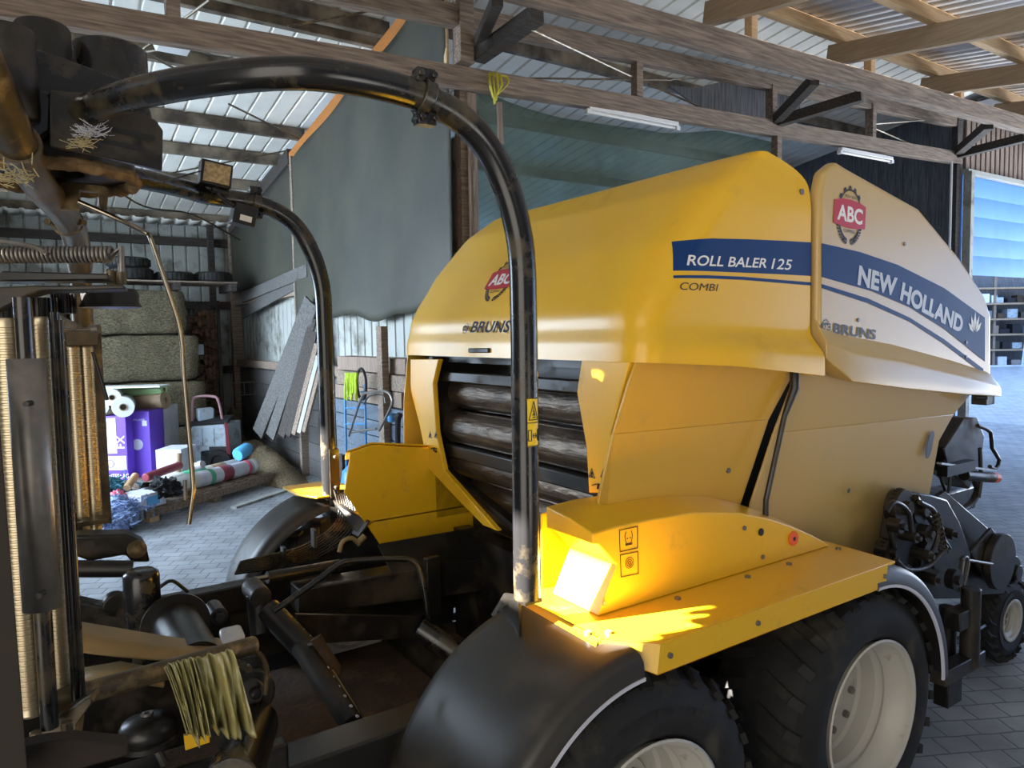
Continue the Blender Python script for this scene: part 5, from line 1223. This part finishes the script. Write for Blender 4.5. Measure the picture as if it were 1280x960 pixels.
q = pt(444, 545, 3.0); MB().box(q.x-.25, q.x+.05, q.y-.25, q.y+.25, .02, .04).build('toe_plate', 'bluesteel', r)
for dy in (-.28, .28): MB().cyl((q.x+.1, q.y+dy-.03, .14), (q.x+.1, q.y+dy+.03, .14), .14, 20).build('truck_wheel', 'rubber', r)
mb = MB(); random.seed(2)
for k in range(16):
    u = 432+k*1.0; a, b = pt(u, 466, 2.98-.01*(k % 3)), pt(u-1+random.uniform(-1, 3), random.uniform(490, 501), 2.98-.01*(k % 3)); mb.tube(smooth_path([a, (a+b)/2+V((0, random.uniform(-.04, .04), 0)), b]), .012, 6)
tag(mb.build('lifting_strap', 'lime'), 'lime green strap bundle hanging over the hand truck', 'strap')
mb = MB(); c = pt(452, 480, 3.0); mb.tube([c+V((0, .13*cos(a*pi/12), .17*sin(a*pi/12))) for a in range(25)], .015, 8); tag(mb.build('rubber_hose_ring', 'rag'), 'black hose ring hanging behind the lime strap', 'hose')
q = pt(490, 522, 2.95); tag(MB().lathe([(.001, -.05), (.04, -.04), (.05, 0), (.04, .04), (.001, .05)], q, (0, 0, 1), 16).build('blue_valve_cap', 'bluesteel', smooth=60), 'small bright blue knob on the tool right of the mower handle', 'knob')
tag(MB().tube(smooth_path([pt(484, 524, 2.97), pt(490, 524, 2.97), pt(500, 520, 2.97), pt(497, 540, 2.97), V((3.0, pt(497, 545, 3).y, .0))]), .03, 8).build('garden_pump', 'rag'), 'dark pump stand right of the mower handle under the blue knob', 'pump')
# ------------------------------------------------------------------ goods on and behind the long pallet
a0 = V((1.07, 9.72, 0)); a1 = V((3.05, 11.2, 0)); ud = (a1-a0).normalized(); vd = V((-ud.y, ud.x, 0))
def L(x, y, z): return a0+ud*x+vd*y+V((0, 0, z-.10 if z >= .29 else z))
LN = (a1-a0).length
pr = empty('wooden_pallet', (a0+a1)/2, 'long grey pallet on the paving under the rolls and rags', 'pallet', 'wooden pallets')
def lbox(mb, x0, x1, y0, y1, z0, z1):
    return mb.obb(L((x0+x1)/2, (y0+y1)/2, (z0+z1)/2), ud*(x1-x0)/2, vd*(y1-y0)/2, V((0, 0, (z1-z0)/2)))
for y in (0, .42, .85): lbox(MB(), 0, LN, y, y+.04, .06, .168).build('pallet_stringer', 'oldwood', pr, bevel=.004)
mb = MB()
for k in range(9): lbox(mb, k*.275, k*.275+.2, 0.03, .88, .168, .19)
mb.build('deck_board', 'oldwood', pr)
for x in (.06, 1.15, 2.25):
    for y in (0.0, .8): lbox(MB(), x, x+.14, y, y+.1, 0, .06).build('pallet_foot', 'newwood' if x < .1 else 'oldwood', pr)
tag(lbox(MB(), .95, 2.4, -.55, -.45, 0, .03).build('floor_lath', 'siding'), 'pale lath lying on the paving in front of the pallet', 'lath')
def rollobj(name, p0, p1, r, m, label, cat, core=None, group=None, bands=()):
    t = empty(name, p0, label, cat, group)
    p0, p1 = V(p0), V(p1); L_ = (p1-p0).length
    MB().lathe([(r*.35, 0), (r*.97, 0), (r, .01), (r, L_-.01), (r*.97, L_), (r*.35, L_), (r*.35, 0)], p0, p1-p0, 32).build('wound_film', m, t, smooth=40)
    MB().lathe([(r*.28, -.01), (r*.36, -.01), (r*.36, L_+.01), (r*.28, L_+.01), (r*.28, -.01)], p0, p1-p0, 24).build('core_tube', 'brown' if core is None else core, t)
    MB().lathe([(.001, .03), (r*.28, .03)], p0, p1-p0, 20).build('core_inside', 'ink', t)
    for f0, f1, mm in bands: MB().lathe([(r*1.0, f0*L_), (r*1.012, f0*L_+.002), (r*1.012, f1*L_-.002), (r*1.0, f1*L_)], p0, p1-p0, 32).build('print_band', mm, t)
    return t
rollobj('net_wrap_roll', L(.55, .25, .42), L(2.3, .25, .40), .112, 'carton', 'printed white net wrap roll lying along the pallet front', 'roll', bands=[(.05, .3, 'lilac'), (.42, .47, 'greenp'), (.56, .68, 'maroon'), (.86, .9, 'pink'), (.93, .97, 'white')])
rollobj('net_wrap_roll', L(.9, .58, .40), L(2.25, .55, .40), .10, 'lilac', 'second pale roll lying behind the printed one on the pallet', 'roll', bands=[(.2, .5, 'greenp'), (.6, .8, 'brown')])
a, b = L(.30, .30, .60), L(1.0, .42, .63)
tag(MB().cyl(a, b, .055, 24).build('maroon_tube', 'maroon', bevel=.01), 'short maroon tube resting on the rolls at the pallet left end', 'tube')
def lump(c, r, m, name, label, cat, seed, amp=.35, sc=(1, 1, 1), kind=None, freq=3, strands=0):
    mb = MB(); bm = mb.bm; bmesh.ops.create_icosphere(bm, subdivisions=5, radius=1)
    for v in bm.verts:
        p = v.co.copy(); n1 = noise.noise(p*freq+V((seed, 0, 0))); n2 = abs(noise.noise(p*freq*2.3+V((0, seed, 0))))
        q = p*(1+amp*n1-amp*.8*n2); v.co = V((q.x*r*sc[0], q.y*r*sc[1], max(q.z, -.55)*r*sc[2]))+V(c)
    random.seed(seed)
    for k in range(strands):
        p = V(c)+V((random.gauss(0, r*sc[0]*.6), random.gauss(0, r*sc[1]*.6), random.uniform(-.3, .8)*r*sc[2]))
        P_ = [p+V((random.gauss(0, .05), random.gauss(0, .05), random.gauss(0, .035))) for _ in range(4)]; P_ = smooth_path(P_, 3)
        mb.tube(P_, .006, 4)
    return tag(mb.build(name, m, smooth=80), label, cat, kind=kind)
lump(L(.34, .05, .45), .17, 'rag', 'black_rag', 'crumpled black cloth at the pallet left end', 'cloth', 3, .6, (1.1, 1, .9))
t = empty('tissue_box', L(.0, .1, .29), 'white carton with a bright blue label on the pallet corner', 'box')
lbox(MB(), -.08, .30, -.02, .33, .192, .37).build('box_body', 'carton', t, bevel=.004)
lbox(MB(), .0, .20, -.024, -.021, .22, .33).build('box_label', 'bluep', t)
lump(L(-.05, .75, .45), .27, 'teal', 'teal_netting', 'tangled teal netting heap beside the violet cartons', 'netting', 5, .3, (1.2, .8, .8), 'stuff', 4, 160)
lump(L(-.35, .15, .16), .28, 'netb', 'blue_netting', 'tangled pale blue netting on the floor at the pallet corner', 'netting', 8, .3, (1, 1.1, .9), 'stuff', 4, 260)
lump(L(-.12, .30, .42), .11, 'pink', 'pink_bag', 'small pink plastic bag among the netting', 'bag', 11, .3)
t = empty('paper_cone', L(.25, .5, .5), 'cream paper tube end poking out between netting and black cloth', 'tube')
MB().cyl(L(.12, .42, .50), L(.38, .55, .60), .045, 18).build('tube_wall', 'newwood', t)
t = empty('water_bottle', L(2.2, .45, .5), 'blue plastic bottle lying at the right end of the pallet', 'bottle')
MB().lathe([(.001, 0), (.09, .0), (.10, .02), (.10, .22), (.06, .30), (.03, .33), (.001, .33)], L(2.05, .35, .60), ud*.9+V((0, 0, .25)), 24).build('bottle_body', 'bluep', t, smooth=50)
MB().cyl(L(2.32, .35, .67), L(2.37, .35, .685), .03, 16).build('bottle_cap', 'white', t)
t = empty('glass_jar', L(1.15, .45, .55), 'clear jar lying on the rolls in the middle of the pallet', 'jar')
MB().lathe([(.03, 0), (.055, .01), (.055, .12), (.05, .14), (.001, .14)], L(1.20, .35, .58), -vd+V((0, 0, .3)), 20).build('jar_body', 'clear', t, smooth=50)
tag(MB().cyl(L(1.05, .5, .52), L(1.08, .5, .78), .035, 12).build('tin_can', 'brown'), 'brown upright tin among the rolls on the pallet', 'tin')
# violet cartons on a low pallet
def px_box(name, u0, u1, vt, vb, dep, th, m, label, cat, zbase, group=None, rz=0):
    """box whose front stands across the view at depth dep"""
    a = at(u0, vb, D=dep); b = at(u1, vb, D=dep); t = at(u0, vt, D=dep)
    a.z = b.z = zbase; h = t.z-zbase; dirv = (b-a); n = V((-dirv.y, dirv.x, 0)).normalized()
    e = empty(name, a, label, cat, group); mb = MB(); mb.obb((a+b)/2+n*th/2+V((0, 0, h/2)), dirv/2, n*th/2, V((0, 0, h/2)))
    mb.build('carton_body', m, e, bevel=.006); return e, a, dirv, n, h
def face_rect(e, a, d, n, h, s0, s1, t0, t1, m, name='printed_panel', off=.003):
    P_ = [a+d*s+V((0, 0, h*t))-n*off for s, t in [(s0, t0), (s1, t0), (s1, t1), (s0, t1)]]
    MB().sheet(P_, .001).build(name, m, e)
def face_text(e, a, d, n, h, s, t, txt, hh, m, vert=False, w=None):
    mb = MB(); o = a+d*s+V((0, 0, h*t))-n*.005
    if vert: text_mb(mb, txt, o, V((0, 0, 1)), -d.normalized(), hh, w, 0, .01, -.001)
    else: text_mb(mb, txt, o, d, V((0, 0, 1)), hh, w, 0, .01, .001)
    mb.build('lettering', m, e)
e, a, d, n, h = px_box('film_carton', 128, 161, 520, 600, 10.9, .45, 'purple', 'violet carton with a white picture panel, left of two', 'carton', .14, 'violet film cartons')
face_rect(e, a, d, n, h, .0, .62, .42, .97, 'carton'); face_rect(e, a, d, n, h, .05, .95, .16, .38, 'carton')
face_text(e, a, d, n, h, .12, .03, 'UNTERLAG', .07, 'white', w=.36); face_text(e, a, d, n, h, .92, .50, 'FX', .12, 'white', True)
mb = MB(); c = a+d*.35+V((0, 0, h*.26))-n*.006; mb.lathe([(.05, 0), (.06, 0), (.06, .002), (.05, .002), (.05, 0)], c, -n, 20); mb.build('printed_ring', 'purple', e)
e, a, d, n, h = px_box('film_carton', 158, 190, 514, 592, 11.1, .45, 'purple', 'violet carton with a round white emblem, right of two', 'carton', .14, 'violet film cartons')
c = a+d*.5+V((0, 0, h*.5))-n*.004; MB().lathe([(.001, 0), (.085, 0), (.085, .002), (.001, .002)], c, -n, 28).build('printed_ring', 'carton', e)
face_text(e, a, d, n, h, .12, .86, 'UNTERLAGE', .03, 'carton', w=.28); face_rect(e, a, d, n, h, .72, .9, .78, .86, 'carton')
pr2 = empty('wooden_pallet', at(150, 610, Z=0), 'low wooden pallet under the violet cartons', 'pallet', 'wooden pallets')
q = at(125, 606, D=10.8); q2 = at(215, 598, D=11.0); q.z = q2.z = 0; dd = (q2-q); nn = V((-dd.y, dd.x, 0)).normalized()
MB().obb((q+q2)/2+nn*.35+V((0, 0, .12)), dd/2, nn*.4, V((0, 0, .015))).build('deck_board', 'oldwood', pr2)
for s in (.0, .5, 1): MB().obb(q+dd*(s*.92+.04)+nn*.35+V((0, 0, .055)), dd.normalized()*.05, nn*.4, V((0, 0, .05))).build('pallet_block', 'oldwood', pr2)
e, a, d, n, h = px_box('film_carton', 196, 228, 562, 597, 10.7, .5, 'carton', 'white carton with a round hand hole beside the violet cartons', 'carton', .0, 'cartons around the pallet')
c = a+d*.5+V((0, 0, h*.52))-n*.004; MB().lathe([(.001, 0), (.05, 0), (.05, .002), (.001, .002)], c, -n, 20).build('hand_hole', 'ink', e)
e, a, d, n, h = px_box('film_carton', 186, 208, 508, 585, 11.6, .5, 'clear', 'milky sheet-wrapped carton standing right of the violet cartons', 'carton', .0, 'cartons around the pallet')
# film rolls stacked on the cartons
for u, v, r, lab, m in [(140, 497, .125, 'pale film roll, smaller end facing the room, on the left violet carton', 'lilac'), (154, 509, .155, 'pale film roll with the larger end facing the room above the violet cartons', 'lilac'), (123, 509, .14, 'pale film roll partly hidden behind the grooved rollers', 'lilac')]:
    c = at(u, v, D=10.8); rollobj('film_roll', c, c+V((.10, .75, 0)), r*1.0, m, lab, 'film roll', group='film rolls on the cartons')
for (u0, v0, u1, v1, r, m, lab) in [(128, 490, 205, 487, .09, 'green', 'green-tinted film roll lying across the top of the stack'), (165, 506, 207, 500, .14, 'brown', 'film roll in torn brown wrapping at the right of the stack')]:
    rollobj('film_roll', at(u0, v0, D=11.6), at(u1, v1, D=11.5), r, m, lab, 'film roll', group='film rolls on the cartons')
mb = MB(); q0, q1 = at(125, 484, D=11.3), at(206, 482, D=11.3); mb.obb((q0+q1)/2, (q1-q0)/2, V((.1, .2, 0)), V((0, 0, .012))); tag(mb.build('cover_board', 'lilac', bevel=.003), 'pale board lying over the stacked film rolls', 'board')
# pale machine with a roll bar
q = at(262, 583, Z=0)
r = empty('power_generator', q, 'pale blue-grey machine with faded pink carrying bar behind the pallet', 'generator')
q0, q1 = at(238, 583, D=11.9), at(286, 580, D=11.9); q0.z = q1.z = 0; dd = q1-q0; nn = V((-dd.y, dd.x, 0)).normalized()
mb = MB()
def G(s, t, z): return q0+dd*s+nn*t+V((0, 0, z))
mb.prism([G(0, 0, .25), G(.08, 0, .02), G(.22, 0, .02), G(.30, 0, .4), G(.5, 0, .42), G(.5, 0, .05), G(1, 0, .05), G(1, 0, .85), G(.1, 0, .82), G(0, 0, .7)], nn*.6); mb.build('machine_body', 'machine', r, bevel=.01)
mb = MB(); mb.prism([G(.0, -.02, .82), G(1.04, -.02, .86), G(1.0, .3, .92), G(.05, .3, .9)], V((0, 0, .05))); mb.build('machine_top', 'rag', r, bevel=.01)
mb = MB()
for s0, s1, t0, t1 in [(.05, .35, .5, .78), (.40, .66, .5, .78), (.70, .95, .5, .78)]: mb.prism([G(s0, 0, t0), G(s1, 0, t0), G(s1, 0, t1), G(s0, 0, t1)], -nn*.012)
mb.build('machine_panel', 'machine', r, bevel=.004)
mb = MB(); c = G(.76, -.02, .22); mb.lathe([(.001, .0), (.10, 0), (.12, .03), (.20, .03), (.215, .0), (.215, -.08), (.12, -.1), (.001, -.1)], c, -nn, 32); mb.build('machine_wheel', 'rubber', r)
mb = MB(); mb.prism([G(.52, -.015, .02), G(.98, -.015, .02), G(.98, -.015, .48), G(.52, -.015, .48), ], -nn*.006); mb.build('wheel_recess', 'ink', r)
MB().tube(smooth_path([G(.04, .1, .88), G(.06, .1, 1.15), G(.14, .1, 1.29), G(.6, .1, 1.30), G(.74, .1, 1.22), G(.82, .1, .92)], 5), .022, 10).build('carrying_bar', 'barpink', r)
mb = MB(); mb.box(G(.3, .2, 0).x-.12, G(.3, .2, 0).x+.14, G(.3, .2, 0).y-.1, G(.3, .2, 0).y+.1, .88, 1.10); mb.build('fuel_tank', 'machine', r, bevel=.03)
mb = MB(); mb.beam(G(1.03, 0, .0), G(.97, 0, .88), .05, .05, up=(1, 0, 0)); mb.beam(G(-.06, 0, .0), G(-.04, 0, .72), .03, .03, up=(1, 0, 0)); mb.build('machine_post', 'maroon', r)
MB().lathe([(.001, 0), (.18, 0), (.22, .03), (.22, .12), (.001, .12)], G(1.08, .25, .24), dd.normalized(), 28).build('machine_wheel', 'rubber', r)
t = empty('wire_basket', at(300, 500, D=13.6), 'dark wire basket on the straw heap', 'basket')
c = at(305, 478, D=14.2); mb = MB()
for k in range(5): mb.tube([c+V((-.22+.11*k, 0, 0)), c+V((-.2+.10*k, 0, -.25))], .006, 5)
mb.tube([c+V((-.22, 0, 0)), c+V((.22, 0, 0))], .01, 6); mb.tube([c+V((-.2, 0, -.25)), c+V((.2, 0, -.25))], .008, 6); mb.build('wire_frame', 'steel', t)
# ------------------------------------------------------------------ yard: store shelves beyond the blue door, with a ladder
gb = at(1240, 458, Z=0); fwd = V((CF.x, CF.y, 0)).normalized(); rt = V((R0.x, R0.y, 0))
ct = gb; D0 = (gb-V((0, 0, 0))).dot(fwd)
def Sh(x, y, z): return ct+rt*x+fwd*y+V((0, 0, z))
W0, W1 = -2.6, 3.2
rk = empty('storage_rack', ct, 'tall open storage rack full of pipes and parts across the yard', 'rack')
for x in (-2.4, .1, 2.8): MB().obb(Sh(x, .1, 2.6), rt*.07, fwd*.07, V((0, 0, 2.6))).build('rack_upright', 'oldwood', rk)
for z in (.9, 1.75, 2.6, 3.45, 4.3): MB().obb(Sh(.3, .5, z), rt*2.9, fwd*.6, V((0, 0, .05))).build('rack_shelf', 'brown', rk)
MB().obb(Sh(.3, 1.3, 2.5), rt*3.0, fwd*.05, V((0, 0, 2.6))).build('rack_back', 'boards', rk)
random.seed(21); cols = ['carton', 'brown', 'silver', 'rag', 'oldwood', 'machine', 'rag', 'steel', 'deck', 'tarp']
ORD = ['first', 'second', 'third', 'fourth', 'fifth', 'sixth', 'seventh', 'eighth', 'ninth', 'tenth', 'eleventh', 'twelfth']; SHF = ['ground level', 'lowest shelf', 'second shelf', 'third shelf', 'fourth shelf']
nmz = {'deck': 'dark brown', 'tarp': 'olive', 'carton': 'white', 'bluep': 'blue', 'brown': 'brown', 'silver': 'pale', 'greenp': 'green', 'rag': 'black', 'oldwood': 'wooden-coloured', 'machine': 'grey', 'redp': 'red', 'lilac': 'cream', 'steel': 'steel'}
for zi, z in enumerate((.0, .95, 1.8, 2.65, 3.5)):
    x = -1.2
    ci = 0
    while x < 2.7:
        w = random.uniform(.25, .6); hh = random.uniform(.2, .55); m = random.choice(cols)
        o = MB().obb(Sh(x+w/2, .3+random.uniform(0, .2), z+hh/2+.003), rt*w/2, fwd*.25, V((0, 0, hh/2))).build('storage_box', m, bevel=.02)
        ci += 1; tag(o, '%s box, %s from left at the %s of the yard rack' % (nmz[m], ORD[ci-1], SHF[zi]), 'box', 'boxes stored on the rack across the yard'); x += w+random.uniform(.03, .2)
la = empty('aluminium_ladder', Sh(1.0, -.5, 0), 'pale aluminium ladder leaning on the rack across the yard', 'ladder')
A0, A1 = Sh(.95, -1.0, 0), Sh(1.95, -.2, 4.0)
for o_ in (0, .42): MB().beam(A0+rt*o_, A1+rt*o_, .09, .05).build('ladder_rail', 'silver', la)
mb = MB()
for k in range(1, 13): q = A0+(A1-A0)*k/13; mb.beam(q, q+rt*.42, .04, .04)
mb.build('ladder_rung', 'silver', la)
tag(MB().lathe([(.001, 0), (.2, .02), (.24, .2), (.1, .4), (.001, .42)], Sh(1.95, -.2, 3.6), (0, 0, 1), 20).build('red_can', 'redp', smooth=60), 'small red can hanging at the top of the ladder', 'can')
# building front above and beside the rack, one gravel edge
struct(MB().obb(Sh(0, 1.6, 4.0), rt*14, fwd*.1, V((0, 0, 4.0))).build('wall_store', 'siding', origin='keep'))
tag(MB().obb(Sh(.2, -.4, .03), rt*3.4, fwd*.15, V((0, 0, .05))).build('concrete_kerb', 'carton'), 'pale kerb on the ground in front of the rack', 'kerb')
# unseen rear gable, its openings cut to throw the sun patches
s_ = V((-.956*cos(radians(30)), .29*cos(radians(30)), sin(radians(30))))
def hit(p): t = (-3.5-p.x)/s_.x; return V(p)+s_*t
holes = []
def hole(y0, y1, z0, z1): holes.append((y0, y1, z0, z1))
A_ = hit(V((1.36, 1.99, 1.66))); 
hA = (hit(V((1.6, 1.64, 1.25))).y, hit(V((1.62, 2.26, 1.25))).y, hit(V((1.62, 2.0, 1.25))).z-.10, hit(V((1.36, 1.97, 1.64))).z)
hole(hA[0], hA[1], hA[2], hA[3])
b0, b1 = hit(V((1.36, 3.76, 1.3))), hit(V((1.36, 4.12, 1.74))); hole(b0.y, b1.y, b0.z, b1.z)
c0, c1 = hit(V((0, 2.69, 2.86))), hit(V((.1, 3.0, 3.15))); hole(c0.y, c1.y, max(c0.z, hA[3]+.02), c1.z)
ys = sorted({-5.0, YB_} | {h[0] for h in holes} | {h[1] for h in holes}); zs = sorted({0.0, 6.3} | {h[2] for h in holes} | {h[3] for h in holes})
mb = MB()
for y0, y1 in zip(ys, ys[1:]):
    for z0, z1 in zip(zs, zs[1:]):
        if any(h[0]-1e-6 <= y0 and y1 <= h[1]+1e-6 and h[2]-1e-6 <= z0 and z1 <= h[3]+1e-6 for h in holes): continue
        mb.box(-3.56, -3.5, y0, y1, z0, z1)
bpy.data.objects.remove(bpy.data.objects['wall_rear_low'])
struct(mb.build('wall_rear', 'siding', origin='keep'))
# ================================================================== LIGHT
sun = bpy.data.lights.new('sun', 'SUN'); sun.energy = 120; sun.angle = radians(.6); sun.color = (1, .93, .82)
so = bpy.data.objects.new('sun', sun); COL.objects.link(so); so.rotation_euler = s_.to_track_quat('Z', 'Y').to_euler()
def area(name, loc, look, sx, sy, e, col, spread=180):
    l = bpy.data.lights.new(name, 'AREA'); l.shape = 'RECTANGLE'; l.size = sx; l.size_y = sy; l.energy = e; l.color = col; l.spread = radians(spread)
    o = bpy.data.objects.new(name, l); COL.objects.link(o); o.location = loc; o.rotation_euler = (V(look)-V(loc)).to_track_quat('-Z', 'Y').to_euler(); return o
area('left_floor_fill', (-3.3, 10.6, 2.3), (4, 10.0, .3), 6, 3.6, 1100, (.66, .82, 1), 130)  # added fill lamp brightening the left floor; the wall has no door
area('middle_roof_fill', (5.5, -4.7, 1.0), (6.5, 3, 6.6), 9, 2.4, 85, (1, .96, .90), 80)  # added uplight for the dim middle roof, inside the closed near wall
area('right_roof_fill', (20.5, 3.4, .8), (10, 4.5, 6.4), 5, 5, 560, (.86, .93, 1), 75)  # added uplight in place of ground bounce, brightens the right roof
struct(MB().box(-4.2, 12.5, -5.05, -5, 0, 4.4).build('wall_near', 'siding', origin='keep'))  # unseen barn wall, put in to cut sky light on the machine side
area('rear_face_fill', (-3.3, .2, 2.4), (3, 4.4, 2.9), 7, 4.6, 240, (1, .93, .82))  # added warm fill for the rear faces, no doorway behind it
struct(MB().box(-40, 14, 20, 45, 0, 32).build('wall_yard_shade', 'siding', origin='keep'))  # unseen block added to keep direct sun off the yard
w = bpy.data.worlds.new('sky'); S.world = w; w.use_nodes = True
nt = w.node_tree; bg = nt.nodes['Background']; bg.inputs[0].default_value = (.36, .58, 1, 1); bg.inputs[1].default_value = 3.2
vs = S.view_settings; S.display_settings.display_device = 'sRGB'; vs.view_transform = 'Standard'; vs.look = 'None'; vs.exposure = .15; vs.gamma = 1; vs.use_curve_mapping = False
